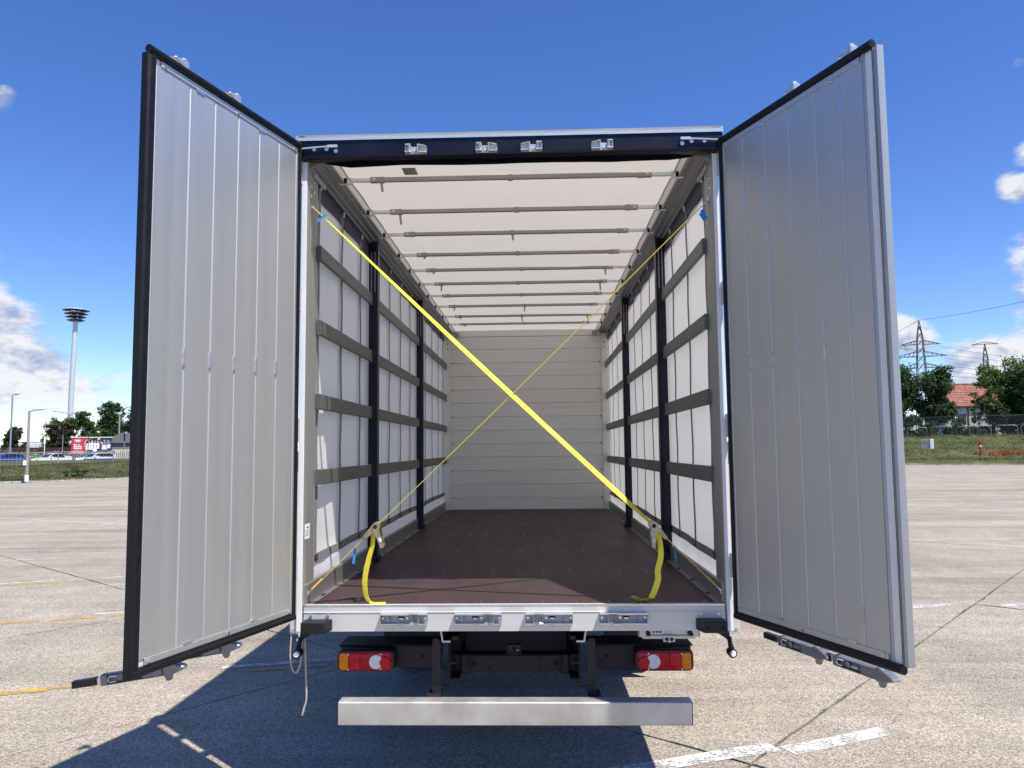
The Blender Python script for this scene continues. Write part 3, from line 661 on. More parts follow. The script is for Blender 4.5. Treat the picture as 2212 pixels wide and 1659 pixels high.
# doors -------------------------------------------------------------------------
def door(h, o, z0, z1, sg, left):
    h, o = Vector(h), Vector(o); d = (o-h); Ld = d.length; ang = math.atan2(d.y, d.x)
    b = MB()
    yv = lambda a, c: (min(sg*a, sg*c), max(sg*a, sg*c))
    b.box(.012, Ld-.012, *yv(-.030, .0), z0+.012, z1-.012)
    D = b.build('rear_door', SEAM, T); D.location = (h.x, h.y, 0); D.rotation_euler = (0, 0, ang)
    k = Ld/1.25
    us = [.032*k, .210*k, .398*k, .585*k, .777*k, .966*k, 1.200*k] if left else [.030*k, .215*k, .415*k, .620*k, .822*k, 1.000*k, 1.150*k]
    for a, c in zip(us, us[1:]):
        b = MB(); e = .0015
        b.prism([(a+e, sg*-.001), (a+e, sg*.002), (a+e+.004, sg*.0055), (c-e-.004, sg*.0055), (c-e, sg*.002), (c-e, sg*-.001)], 'z', z0+.05, z1-.05); b.build('door_plank', ALU, D)
    if left:
        X('edge_profile', ALU, D, (us[-1]+.002, Ld-.008, *yv(-.034, .006), z0+.012, z1-.012), bev=.003)
    else:
        b = MB(); b.prism([(us[-1]+.002, sg*.0), (us[-1]+.002, sg*.008), (us[-1]+.012, sg*.010), (us[-1]+.022, sg*-.006), (us[-1]+.030, sg*-.008), (Ld-.034, sg*-.008), (Ld-.032, sg*.006), (Ld-.026, sg*.008), (Ld-.026, sg*-.002), (Ld-.020, sg*-.002), (Ld-.020, sg*.004), (Ld-.006, sg*.002), (Ld, sg*-.03), (us[-1]+.002, sg*-.032)], 'z', z0+.012, z1-.012); b.build('edge_profile', ALUE, D)
        X('edge_groove', HOLE, D, (Ld-.0345, Ld-.0315, *yv(-.009, .0062), z0+.02, z1-.02))
    X('hinge_profile', ALU, D, (.004, us[0]-.002, *yv(-.034, .006), z0+.012, z1-.012), bev=.003)
    # ledges with rivets top and bottom
    for zz, sgz in ((z0+.022, 1), (z1-.022, -1)):
        zc = (zz, zz+.030) if sgz > 0 else (zz-.030, zz)
        u1 = us[-1]-.0 if left else us[-1]+.02
        X('trim_ledge', ALU, D, (us[0]-.004, u1-.03, *yv(.0062, .0105), *zc), bev=.0015)
        b = MB()
        for u in (us[0]+.02, (us[0]+u1)/2-.02, u1-.055): b.cyl((u, sg*.0105, (zc[0]+zc[1])/2), (u, sg*.0165, (zc[0]+zc[1])/2), .008, 8)
        b.build('trim_rivet', ZINC, D)
        b = MB()
        for u in (us[2]-.05, us[-2]-.10):
            z = zc[1]+.004 if sgz > 0 else zc[0]-.004
            b.box(u, u+.05, *yv(.0062, .011), z-.006, z+.006); b.ball((u+.052, sg*.010, z), .006, 6, 4)
        b.build('weld_clip', ZINC, D)
    # clips on the plank joints
    zc = 2.545
    for u in us[1:-1]:
        z = zc + .03*(.5-u) if (left or u < .95) else (3.73)
        b = MB(); b.prism([(u-.006, z-.040), (u-.002, z-.044), (u+.005, z-.036), (u+.006, z+.010), (u+.008, z+.02), (u+.004, z+.042), (u-.004, z+.040), (u-.003, z)], 'y', sg*.004, sg*.0125); b.build('joint_clip', ZINC, D)
        if not left and u > .95:
            b2 = MB(); b2.box(u-.006, u+.006, *yv(.004, .0095), 1.26, 1.33); b2.build('joint_clip', ALU, D)
    # seals
    e1 = Ld+.004 if left else Ld-.025
    b = MB(); b.tube([(-.004, sg*.008, z1+.002), (e1, sg*.008, z1+.002)], .0195, 12); b.box(.0, e1-.01, *yv(-.01, .02), z1-.020, z1+.0); b.build('top_seal', BLACK, D, smooth=True)
    b = MB(); b.tube([(-.004, sg*.008, z0-.002), (e1, sg*.008, z0-.002)], .0195, 12); b.box(.0, e1-.01, *yv(-.01, .02), z0+.0, z0+.020); b.build('bottom_seal', BLACK, D, smooth=True)
    b = MB(); b.box(-.004, .012, *yv(-.012, .016), z0+.012, z1-.012); b.tube([(.002, sg*.014, z0-.01), (.002, sg*.014, z1+.004)], .010, 8); b.build('hinge_seal', BLACK, D)
    if left:
        b = MB(); b.prism([(Ld-.046, sg*.0065), (Ld-.042, sg*.014), (Ld-.03, sg*.020), (Ld-.004, sg*.018), (Ld+.008, sg*.008), (Ld+.006, sg*-.03), (Ld-.007, sg*-.03), (Ld-.007, sg*.0065)], 'z', z0-.022, z1-.014); b.build('meeting_edge_seal', BLACK, D, bev=.003)
    # hinges at the back
    for z in (1.38, 2.20, 3.00, 3.80):
        b = MB(); b.cyl((-.012, sg*-.022, z-.05), (-.012, sg*-.022, z+.05), .012, 10); b.box(-.012, .15, *yv(-.040, -.031), z-.035, z+.035); b.box(-.085, -.006, *yv(-.030, -.006), z-.07, z+.07)
        b.build('hinge', GALV, D)
    # lock bars on the outside, handles below, cams above
    LK = [(.935, -1), (.525, -1)] if left else [(1.000, 1), (.590, 1)]
    for q, (u, f) in enumerate(LK):
        b = MB(); b.cyl((u, sg*-.052, z0-.075), (u, sg*-.052, z1+.10), .0135, 10); b.build('lock_bar', GALV, D, smooth=True)
        zc = 1.046 if left else z0-.082; y_ = (-.085, -.045)
        f2 = -f     # handle runs away from the cam tip
        # the left handles hang swung away from the door
        piv = Matrix.Translation((u, sg*-.052, zc)) @ Matrix.Rotation(R(-64), 4, 'Z') @ Matrix.Rotation(R(7), 4, 'Y') @ Matrix.Translation((-u, sg*.052, -zc)) if left else Matrix()
        def fin(b, *a, **kw):
            b.v = [tuple(piv @ Vector(v)) for v in b.v]; return b.build(*a, **kw)
        def bx(a, c, e, g, yy=y_): return (min(u+f2*a, u+f2*c), max(u+f2*a, u+f2*c), *yv(*yy), zc+e, zc+g)
        b = MB(); b.box(*bx(.0, .295, -.025, -.019)); b.box(*bx(.0, .295, .019, .025)); b.box(*bx(.02, .27, -.019, .019, (-.068, -.060))); b.box(*bx(.270, .300, -.025, .025)); b.box(*bx(.025, .12, -.022, .022, (-.083, -.048)))
        b.cyl((u+f2*.195, sg*-.04, zc), (u+f2*.195, sg*-.088, zc), .014, 10)
        fin(b, 'lock_body', CAMM, D, bev=.003)
        for yy in ((-.046, -.041), (-.090, -.085)): fin(MB().box(*bx(.130, .172, -.004, .004, yy)), 'lock_slot', ZINC, D)
        b = MB(); b.tube([(u+f2*.225, sg*-.045, zc+.012), (u+f2*.258, sg*-.042, zc+.014), (u+f2*.266, sg*-.042, zc), (u+f2*.258, sg*-.042, zc-.012), (u+f2*.23, sg*-.045, zc-.012)], .0035, 6); fin(b, 'lock_catch', ZINC, D)
        b = MB()
        b.prism([(u-f2*.085, zc-.005), (u-f2*.075, zc+.008), (u-f2*.02, zc+.032), (u+f2*.018, zc+.034), (u+f2*.022, zc-.026), (u-f2*.012, zc-.026)], 'y', sg*-.088, sg*-.036)
        b.cyl((u, sg*-.06, zc-.022), (u, sg*-.06, zc-.052), .021, 12, 0, .014)
        fin(b, 'lock_cam', CAMM, D, bev=.004)
        g0, g1 = (.300, .318), (.318, .430)
        b = MB(); b.box(*bx(*g0, -.013, .013, (-.075, -.055))); fin(b, 'grip_shank', ZINC, D)
        b = MB(); b.box(*bx(*g1, -.017, .017, (-.082, -.05))); fin(b, 'lock_grip', BLKP, D, bev=.004)
        # top cam
        zt = z1+.072
        b = MB(); b.prism([(u+.018*f, zt-.028), (u+.020*f, zt+.022), (u-.012*f, zt+.026), (u-.03*f, zt+.016), (u-.078*f, zt+.012), (u-.080*f, zt+.002), (u-.03*f, zt-.020)], 'y', sg*-.080, sg*-.034); b.cyl((u, sg*-.055, zt+.02), (u, sg*-.055, zt+.034), .018, 10); b.build('lock_cam', CASTM, D, bev=.004)
    return D
ALUE = mat('edge_aluminium', (.40, .41, .415), .48, .74, .03, 2., (9, 9, .2))
CAMM = mat('forged_cam', (.21, .225, .255), .40, .6, .15, 14, bump=.05)
door((-1.296, -.070), (-1.640, -1.250), 1.104, 3.955, 1, True)
door((1.302, -.070), (1.745, -1.205), 1.104, 3.924, -1, False)

# chassis -------------------------------------------------------------------------
for s in (-1, 1):
    sg = lambda a, c: (min(s*a, s*c), max(s*a, s*c))
    b = MB(); b.prism([(s*.438, .998), (s*.425, .925), (s*.375, .925), (s*.377, .933), (s*.419, .933), (s*.430, .998)], 'y', .048, 6.9); b.build('subframe_channel', STEEL, T)
    b = MB(); b.prism([(s*.439, .9985), (s*.4262, .9235), (s*.3745, .9235), (s*.3765, .934), (s*.4182, .934), (s*.4295, .9985)], 'y', .046, .0475); b.build('channel_end', GALV, T)
    b = MB(); b.prism([(s*.41, .905), (s*.41, .655), (s*.34, .655), (s*.34, .667), (s*.398, .667), (s*.398, .893), (s*.34, .893), (s*.34, .905)], 'y', .22, 7.2); b.build('chassis_rail', STEEL, T, bev=.004)
    b = MB(); b.prism([(s*.442, .60), (s*.442, .915), (s*.458, .934), (s*.482, .934), (s*.492, .915), (s*.492, .60)], 'y', .10, .112); b.box(*sg(.48, .492), .112, .19, .60, .93); b.box(*sg(.44, .52), .02, .19, .602, .610)
    b.build('bumper_bracket', STEEL, T, bev=.002)
    b = MB(); b.box(*sg(.455, 1.092), .265, .273, .714, .846); b.box(*sg(.455, 1.104), .265, .50, .8465, .856); b.box(*sg(1.08, 1.092), .273, .50, .80, .846)
    lbk = b.build('lamp_bracket', STEEL, T, bev=.003)
    b = MB(); b.cyl((s*.573, .2655, .787), (s*.573, .2635, .787), .010, 12); b.build('bracket_hole', HOLE, lbk)
    # tail lamp
    cx_ = s*.912; zc = .787
    def rr(hw, hh, r, x=cx_, z=zc, n=5):
        out = []
        for (sx, sz, a0) in ((1, 1, 0), (-1, 1, 90), (-1, -1, 180), (1, -1, 270)):
            for k in range(n+1):
                a = R(a0+90*k/n); out.append((x+sx*(hw-r)+r*math.cos(a), z+sz*(hh-r)+r*math.sin(a)))
        return out
    b = MB(); b.prism(rr(.177, .064, .032), 'y', .030, .114); tl = b.build('tail_lamp', BLKP, T, bev=.004, smooth=True); tl.location = (0, .150, 0)
    b = MB(); b.prism(rr(.175, .062, .032), 'y', .004, .0295); b.build('lens_rim', REDD, tl, bev=.008, seg=3, smooth=True)
    X_ = lambda a, c: (min(cx_+s*a, cx_+s*c), max(cx_+s*a, cx_+s*c))
    def lens(name, a, c, m_, y0=-.010, hh=.050, r=.012):
        x0, x1 = X_(a, c); b = MB(); b.prism(rr((x1-x0)/2, hh, r, (x0+x1)/2), 'y', y0, .0035); return b.build(name, m_, tl, bev=.004, seg=2, smooth=True)
    lens('amber_lens', .102, .157, AMBL, r=.018); lens('red_lens', .030, .1008, REDL, r=.004)
    lens('ribbed_red_lens', -.158, .0288, REDL, y0=-.008, r=.006)
    b = MB()
    for k in range(12):
        z = zc-.044+.008*k; b.box(*X_(-.030, .0285), -.0105, -.008, z-.0014, z+.0014)
    b.build('lens_rib', REDL, tl, stuff=True)
    b = MB(); b.cyl((cx_-s*.070, -.0085, zc-.002), (cx_-s*.070, -.0135, zc-.002), .043, 28, 0, .041); b.build('reverse_lens', CLRL, tl, smooth=True)
    b = MB(); b.cyl((cx_-s*.126, -.0086, zc-.006), (cx_-s*.126, -.0175, zc-.006), .036, 28, 0, .032); b.build('round_red_lens', REDL, tl, smooth=True)
    b = MB(); 
    for x, z in ((.100, .045), (.100, -.045), (-.100, .046), (-.100, -.044)): b.cyl((cx_+s*x, -.010, zc+z), (cx_+s*x, -.016, zc+z), .0045, 8)
    b.build('lens_screw', ZINC, tl)
    # rear wheels
    for xo in (1.03,):
        b = MB(); prof = [(.80, .20), (.80, .36), (.825, .40), (.90, .405), (.985, .405), (.99, .385), (1.0, .385), (1.005, .405), (1.10, .405), (1.175, .40), (1.20, .36), (1.20, .20)]
        k = 40; vs = [(s*x, 2.95+r*math.cos(2*math.pi*j/k), .405+r*math.sin(2*math.pi*j/k)) for j in range(k) for x, r in prof]; n = len(prof)
        b.add(vs, [(j*n+i, ((j+1) % k)*n+i, ((j+1) % k)*n+i+1, j*n+i+1) for j in range(k) for i in range(n-1)])
        wh = b.build('rear_wheel', TYRE, T, smooth=True)
        b = MB(); b.cyl((s*.81, 2.95, .405), (s*1.17, 2.95, .405), .205, 24); b.build('rim', STEEL, wh)
    b = MB(); b.box(*sg(.74, 1.245), 2.42, 2.435, .33, .93); b.box(*sg(.74, 1.245), 2.435, 3.5, .915, .93); b.build('mudguard', BLKP, T)
    X('hanger', STEEL, T, (*sg(.345, .41), .20, .32, .905, .924))
b = MB(); b.cyl((-.8, 2.95, .405), (.8, 2.95, .405), .075, 16); b.ball((0, 2.95, .42), .19, 14, 8); b.build('rear_axle', STEEL, T, smooth=True)
b = MB(); b.prism([(.37, .665), (.37, .768), (.378, .775), (.45, .775), (.45, .665)], 'x', -.415, .415); xm = b.build('crossmember', STEEL, T, bev=.004)
b = MB(); b.prism([(.355, .667), (.355, .765), (.365, .772), (.369, .772), (.369, .667)], 'x', -.292, .292); b.build('tow_plate', STEEL, xm, bev=.003)
b = MB()
for x, z, r_ in [(-.262, .717, .018), (.262, .717, .018), (-.272, .750, .007), (.272, .750, .007), (-.276, .686, .007), (.276, .686, .007), (-.155, .750, .008), (.155, .750, .008), (-.158, .687, .008), (.158, .687, .008), (-.09, .699, .005), (.09, .699, .005), (-.222, .699, .005), (.222, .699, .005)]: b.cyl((x, .3555, z), (x, .3535, z), r_, 14)
for x in (-.385, .385):
    for z in (.740, .698): b.cyl((x, .3705, z), (x, .3685, z), .010, 10)
b.build('bolt_hole', HOLE, xm, stuff=True)
for s in (-1, 1):
    b = MB(); b.box(min(s*.294, s*.345), max(s*.294, s*.345), .335, .3695, .655, .782); b.build('tow_plate_clamp', BLKP, xm, bev=.008)
    b = MB(); b.tube([(s*.447, .115, .92), (s*.447, .115, .70), (s*.440, .118, .655), (s*.425, .12, .648), (s*.38, .12, .648)], .006, 6); b.tube([(s*.425, .115, .92), (s*.425, .115, .80), (s*.415, .12, .785), (s*.345, .12, .785)], .006, 6); b.build('bracket_edge', STEEL, xm)
X('body_crossbeam', STEEL, T, (-1.15, 1.15, 1.0, 1.06, .94, 1.058)); X('body_crossbeam', STEEL, T, (-1.15, 1.15, 2.2, 2.26, .94, 1.058)); X('body_crossbeam', STEEL, T, (-.336, .336, .62, .67, .70, .90)); X('dark_fill_panel', BLKP, T, (-.335, .335, 1.3, 1.34, .5, .91))  # last one: black panel added to fill the dark between the wheels
b = MB(); b.box(-.040, .036, .30, .345, .800, .846, 0); b.box(-.047, -.043, .29, .345, .796, .850, 1); b.box(.039, .043, .29, .345, .796, .850, 1); b.box(-.047, .043, .29, .345, .790, .7955, 1); b.cyl((-.002, .299, .822), (-.002, .292, .822), .012, 12, 2); b.box(.012, .022, .298, .2995, .812, .815, 3)
b.build('reversing_camera', [BLKP, STEEL, HOLE, PAPER], T)
# underrun bar
b = MB(); b.prism([(-.080, .487), (-.080, .612), (-.074, .618), (.016, .618), (.020, .612), (.020, .487)], 'x', -1.018, 1.024); ub = b.build('underrun_bar', ALUB, T, bev=.005, seg=2)
for s, x in ((-1, -1.018), (1, 1.024)): X('bar_end_cap', BLACK, ub, (min(x, x+s*.004), max(x, x+s*.004), -.078, .018, .489, .616))
# fold-out step under the sill
b = MB(); b.box(.765, 1.075, .035, .30, .957, .964); b.box(.765, 1.075, .030, .035, .946, .964, 1); b.box(.745, .785, .015, .028, .960, .998, 0); b.box(1.062, 1.098, .015, .028, .960, .998, 0); b.box(.742, .748, .015, .30, .960, .998); b.box(1.094, 1.10, .015, .30, .960, .998)
stp = b.build('folding_step', [GALV, ALUB], T)
b = MB(); b.box(.785, 1.062, .040, .046, .967, .996); b.build('tread', GALV, stp)
b = MB()
for k in range(11): b.cyl((.835+.0185*k, .0402, .984), (.835+.0185*k, .037, .984), .0058, 8, 0 if k < 3 else 1)
b.build('tread_hole_disc', [HOLE, PAPER], stp)  # flat discs: shade and daylight showing through holes put into their black and white
for x in (.797, 1.045): MB().cyl((x, .040, .980), (x, .006, .980), .014, 14).build('rubber_stop', BLACK, stp)
b = MB(); b.box(.886, .954, .014, .022, .932, .968); b.cyl((.905, .0138, .947), (.905, .012, .947), .012, 12, 1); b.cyl((.935, .0138, .947), (.935, .012, .947), .012, 12, 1); b.cyl((.92, .012, .966), (.92, .006, .928), .004, 8)
b.build('step_latch', [GALV, STEEL], stp, bev=.001)

# ------------------------------------------------------------------ ratchet straps
def lerp(a, c, t): return Vector(a)+(Vector(c)-Vector(a))*t
def strap(label, top, rat, low, flat, tailpts, tails_w, tagp, tagdir, flip, hang):
    S = thing('ratchet_strap', label, 'strap', (0, 0, 0), 0, 'yellow ratchet straps crossed over the open cargo bed')
    n = 40; pts, nr = [], []
    ax = (Vector(rat)-Vector(top)).normalized(); inpl = ax.cross(Vector((0, 1, 0))).normalized()   # in the frame plane, across the strap
    for i in range(n+1):
        t = i/n; p = lerp(top, rat, t)+Vector((0, .0, -.012*math.sin(math.pi*t))); pts.append(p)
        a = flat(t); nr.append(inpl*math.sin(a)+Vector((0, 1, 0))*math.cos(a)+(Vector(((p.x-.155)/4.7, 0, (p.z-2.07)/4.7)) if flip else Vector()))
    b = MB(); b.ribbon(pts, .036, nr, .0028); b.build('webbing', YEL, S)
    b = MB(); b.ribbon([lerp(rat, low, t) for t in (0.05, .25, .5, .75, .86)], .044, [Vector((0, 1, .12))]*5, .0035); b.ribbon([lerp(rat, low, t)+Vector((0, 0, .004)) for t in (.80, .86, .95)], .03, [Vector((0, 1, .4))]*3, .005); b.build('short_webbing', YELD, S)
    # ratchet: two side plates, spindle, handle
    rt = Vector(rat); dl = (Vector(low)-rt).normalized(); pn = Vector((0, 1, 0))
    b = MB()
    for s in (-.026, .026):
        u = dl; v = dl.cross(pn).normalized()
        c0 = rt+pn*s
        prof = [(-.030, -.006), (-.022, .020), (.0, .026), (.03, .018), (.105, .008), (.112, -.004), (.10, -.012), (.02, -.020), (-.015, -.022)]
        vs = [c0+u*a+v*w+pn*.0015 for a, w in prof]+[c0+u*a+v*w-pn*.0015 for a, w in prof]; k = len(prof)
        b.add(vs, [tuple(range(k)), tuple(range(k, 2*k))[::-1]]+[(i, (i+1) % k, k+(i+1) % k, k+i) for i in range(k)])
    b.cyl(rt-pn*.034, rt+pn*.034, .012, 12); b.cyl(rt+dl*.095-pn*.03, rt+dl*.095+pn*.03, .006, 8); b.cyl(rt+dl*.03-pn*.03, rt+dl*.03+pn*.03, .005, 8)
    b.build('ratchet_frame', BRASS, S)
    MB().tube([rt-pn*.024, rt+pn*.024], .021, 14).build('webbing_roll', YEL, S)
    MB().cyl(rt-pn*.0345, rt-pn*.0355, .013, 12).build('spindle_cap', STEEL, S)
    hv = Vector(hang).normalized(); hw = hv.cross(pn).normalized(); b = MB()
    for s in (-.032, .032):
        c0 = rt+pn*s
        prof = [(-.016, -.018), (-.020, .010), (.0, .020), (.05, .016), (.075, .010), (.130, .010), (.134, 0), (.130, -.012), (.07, -.012), (.04, -.020)]
        vs = [c0+hv*a+hw*w+pn*.0018 for a, w in prof]+[c0+hv*a+hw*w-pn*.0018 for a, w in prof]; k = len(prof)
        b.add(vs, [tuple(range(k)), tuple(range(k, 2*k))[::-1]]+[(i, (i+1) % k, k+(i+1) % k, k+i) for i in range(k)])
    b.cyl(rt+hv*.124-pn*.034, rt+hv*.124+pn*.034, .010, 10); b.cyl(rt+hv*.09-pn*.034, rt+hv*.09+pn*.034, .009, 10)
    b.build('ratchet_handle', BRASS, S)
    b = MB(); b.tube([rt-pn*.0355+hv*.07, rt-pn*.0355+hv*.095], .012, 8); b.build('handle_sleeve', mat('pale_green_sleeve', (.50, .62, .50), .5), S)
    # loose tail
    b = MB(); b.ribbon(tailpts, .034, tails_w, .0025); b.build('loose_tail', YEL, S)
    # hooks
    for p, q in ((top, lerp(top, rat, -.012)), (low, lerp(low, rat, -.02))):
        p, q = Vector(p), Vector(q); s = 1 if p.x > 0 else -1
        b = MB(); b.tube([lerp(p, rat, .045), lerp(p, rat, .02), p+Vector((0, -.004, -.006)), p+Vector((s*.012, 0, -.004)), p+Vector((s*.012, .0, .012))], .004, 6); b.build('wire_hook', ZINC, S)
    b = MB(); b.ribbon([tagp+tagdir*t for t in (0, .5, 1)], .034, [Vector((.9, -.3, .3))]*3, .002); b.ribbon([tagp, tagp+Vector((.02, .0, .012))], .03, [Vector((0, .5, 1))]*2, .003); b.build('label_tag', BLUE, S)
    lt = Vector(lerp(rat, low, .32)); b = MB(); b.ribbon([lt, lt+Vector((0.002, 0, -.03)), lt+Vector((-.006*(1 if lt.x < 0 else -1), 0, -.095))], .016, [Vector((.8, .6, 0))]*3, .002); b.build('lower_tag', BLUE, S)
    return S
def cr_pts(P, k=6):
    P = [Vector(p) for p in P]; out = []
    for i in range(len(P)-1):
        a, c = P[i], P[i+1]; pa = P[i-1] if i else a; pd = P[i+2] if i+2 < len(P) else c
        for j in range(k):
            t = j/k; out.append(.5*((2*a)+(c-pa)*t+(2*pa-5*a+4*c-pd)*t*t+(3*a-pa-3*c+pd)*t**3))
    return out+[P[-1]]
ta = cr_pts([(.852, .045, 1.575), (.880, .04, 1.53), (.888, .04, 1.43), (.868, .045, 1.345), (.868, .045, 1.29), (.845, .05, 1.22), (.820, .06, 1.178), (.770, .085, 1.158), (.715, .07, 1.185)])
nA = len(ta); wa = [Vector((math.cos(a), -math.sin(a)*.9, 0)) if i < nA*.72 else Vector((.25, -.8, .5)) for i, a in enumerate([.9-.9*min(1, i/nA*1.6) for i in range(nA)])]
strap('yellow ratchet strap showing its flat side, from upper left pillar to lower right', (-1.238, .05, 3.607), (.848, .05, 1.607), (1.236, .05, 1.225),
      lambda t: R(6+46*min(1, max(0, (t-.02)/.50))) if t < .90 else R(52-28*(t-.90)/.10), ta, wa, Vector((-1.17, .04, 3.545)), Vector((-.025, -.02, -.045)), 0, (-.02, .0, -1))
tb = cr_pts([(-.842, .045, 1.575), (-.846, .04, 1.50), (-.868, .04, 1.42), (-.892, .045, 1.30), (-.884, .045, 1.20), (-.855, .05, 1.158), (-.81, .055, 1.153), (-.770, .06, 1.153)])
nB = len(tb); wb = [Vector((1, -.5-.2*math.sin(i*.3), 0)) if i < nB*.66 else Vector((0.1, 1, .15)) for i in range(nB)]
strap('yellow ratchet strap seen thin and edge-on, from upper right pillar to lower left', (1.238, .09, 3.607), (-.826, .05, 1.612), (-1.238, .05, 1.215),
      lambda t: R(4+1.5*math.sin(t*6)), tb, wb, Vector((1.195, .06, 3.525)), Vector((.02, -.02, -.05)), 1, (.35, 0, -1))

# ------------------------------------------------------------------ background
def plate(name, mats, parent, w, t, h, z=0, x=0, y=0, bev=0): return X(name, mats, parent, (x-w/2, x+w/2, y-t/2, y+t/2, z, z+h), bev=bev)
def facing(p): return math.atan2(CAM.y-p.y, CAM.x-p.x)+math.pi/2      # local -y looks to the camera
LEAF = [mat('leaf_fresh', (.045, .085, .018), .6, 0, .45, .5, c2=(.085, .13, .03), spec=.3, trans=(.35, (.10, .17, .03))),
        mat('leaf_dark', (.022, .042, .014), .6, 0, .45, .6, c2=(.045, .070, .022), spec=.3, trans=(.25, (.05, .09, .02))),
        mat('leaf_green', (.022, .050, .013), .6, 0, .45, .5, c2=(.048, .085, .022), spec=.3, trans=(.3, (.05, .10, .02))),
        mat('leaf_brownish', (.040, .044, .018), .7, 0, .5, .6, c2=(.075, .070, .032), spec=.2, trans=(.2, (.07, .07, .02)))]
BARK = mat('bark', (.07, .055, .04), .9, 0, .3, 6, (1, 1, .3), .5, 20)
def tree(label, loc, blobs, leaf, n, size, kind='tree', trunk_r=.16, seed=1, group=None, name='leafy_tree'):
    """blobs: (dx, dy, z, rx, rz) ellipsoids that make the crown"""
    r = random.Random(seed); t = thing(name, label, kind, loc, 0, group)
    zmin = min(bz-rz for _, _, bz, _, rz in blobs); top = max(bz for _, _, bz, _, _ in blobs)
    b = MB(); b.tube([(0, 0, -.3), (.05, 0, zmin*.6+.3), (.0, .05, (zmin+top)/2), (-.05, 0, top)], [trunk_r*1.25, trunk_r, trunk_r*.6, trunk_r*.15], 8)
    for dx, dy, bz, rx, rz in blobs:
        z0 = max(.4, min(bz-rz*.7, top)*.75); b.tube([(0, 0, z0), (dx*.5, dy*.5, (z0+bz)/2+.2), (dx, dy, bz+rz*.3)], [trunk_r*.5, trunk_r*.3, trunk_r*.1], 6)
    b.build('trunk', BARK, t)
    b = MB(); vol = [rx*rx*rz for _, _, _, rx, rz in blobs]; tot = sum(vol)
    for (dx, dy, bz, rx, rz), v in zip(blobs, vol):
        nc = max(8, int(n*v/tot/55))
        for _ in range(nc):
            while True:
                q = Vector((r.uniform(-1, 1), r.uniform(-1, 1), r.uniform(-1, 1)))
                if .25 < q.length < 1: break
            q *= (.55+.45*r.random())/max(q.length, .55) if r.random() < .75 else 1
            c = Vector((dx+q.x*rx, dy+q.y*rx, bz+q.z*rz)); cr_ = r.uniform(.22, .42)*min(rx, rz)*.9
            for _ in range(55):
                d = Vector((r.gauss(0, 1), r.gauss(0, 1), r.gauss(0, .8)))*cr_*.62
                p = c+d; s = size*r.uniform(.55, 1.25)
                nn = (d.normalized()*.6+Vector((r.gauss(0, 1), r.gauss(0, 1), r.gauss(0, 1)+.5)).normalized()).normalized()
                a = nn.orthogonal().normalized(); a = Matrix.Rotation(r.uniform(0, 6.28), 3, nn) @ a; e = nn.cross(a)
                b.add([p-a*s*.5, p+e*s*.28, p+a*s*.5, p-e*s*.28], [(0, 1, 2, 3)])
    b.build('crown', LEAF[leaf], t)
    return t
def rblobs(seed, n, w, z0, z1, rmin, rmax, taper=0):
    r = random.Random(seed); out = []
    for k in range(n):
        z = z0+(z1-z0)*(k+.5)/n; ww = w*(1-taper*(z-z0)/(z1-z0)); rr_ = r.uniform(rmin, rmax)
        out.append((r.uniform(-ww, ww), r.uniform(-ww*.6, ww*.6), z, rr_, rr_*r.uniform(.8, 1.05)))
    return out
PXM = lambda px, dist: px/1661*dist        # picture width -> metres at a distance

# --- right side: trees behind the dark fence, house, hydrant
gR = 'green trees behind the dark picket fence'
zR = 3.05
p = far(1948, 104, zR-.3); tree('dense dark green tree left of the pylon beside the open right door', p, rblobs(3, 11, 1.9, 3.2, 9.1, 1.4, 2.1), 2, 15000, .34, seed=4, group=gR)
p = far(2022, 101, zR-.3); tree('round green tree in front of the lattice pylon', p, rblobs(8, 12, 2.0, 2.2, 8.4, 1.3, 1.9, .25), 2, 15000, .33, seed=5, group=gR)
p = far(2168, 103, zR-.3); tree('broad green tree covering the right part of the red tiled roof', p, rblobs(11, 13, 3.1, 2.6, 9.2, 1.4, 2.2, .2), 0, 17000, .36, seed=6, group=gR)
p = far(2240, 98, zR-.3); tree('tall green tree cut by the right edge of the picture', p, rblobs(14, 12, 2.6, 2.4, 9.0, 1.5, 2.2), 2, 15000, .36, seed=7, group=gR)
p = far(2118, 97.5, zR-.3); tree('low leafy tree in front of the white house wall', p, [(1.4, 0, 4.4, 1.2, .8), (.2, .2, 3.6, .9, .6), (2.6, .3, 3.2, 1.2, 1.1), (-.4, 0, 2.6, .7, .6)], 2, 3500, .30, trunk_r=.09, seed=9, group=gR)
p = far(1960, 99.5, zR-.3); tree('dark bush filling the fence foot beside the open right door', p, [(0, 0, 1.2, 1.3, 1.3), (1.6, .2, 1.0, 1.2, 1.1), (3.0, 0, 1.1, 1.2, 1.2), (-1.5, .2, 1.3, 1.3, 1.3), (.7, .2, 2.4, 1.2, 1.0)], 1, 7000, .28, 'bush', .06, 10, name='leafy_bush')
p = far(2195, 99.0, zR-.3); tree('dark bush behind the hoop barriers under the broad tree', p, [(0, 0, 1.3, 1.4, 1.2), (1.6, .2, 1.1, 1.2, 1.1), (-1.6, 0, 1.5, 1.1, .9), (3.1, .2, 1.3, 1.3, 1.3), (.4, .2, 2.6, 1.5, 1.0)], 1, 7000, .28, 'bush', .06, 12, name='leafy_bush')
p = far(2082, 101, zR-.3); tree('low dark hedge behind the fence under the white house', p, [(0, 0, .8, 1.2, .9), (1.7, .2, .9, 1.2, .9), (-1.7, 0, .7, 1.1, .8), (3.3, .2, .8, 1.2, .9)], 1, 6000, .26, 'bush', .05, 31, name='leafy_bush')
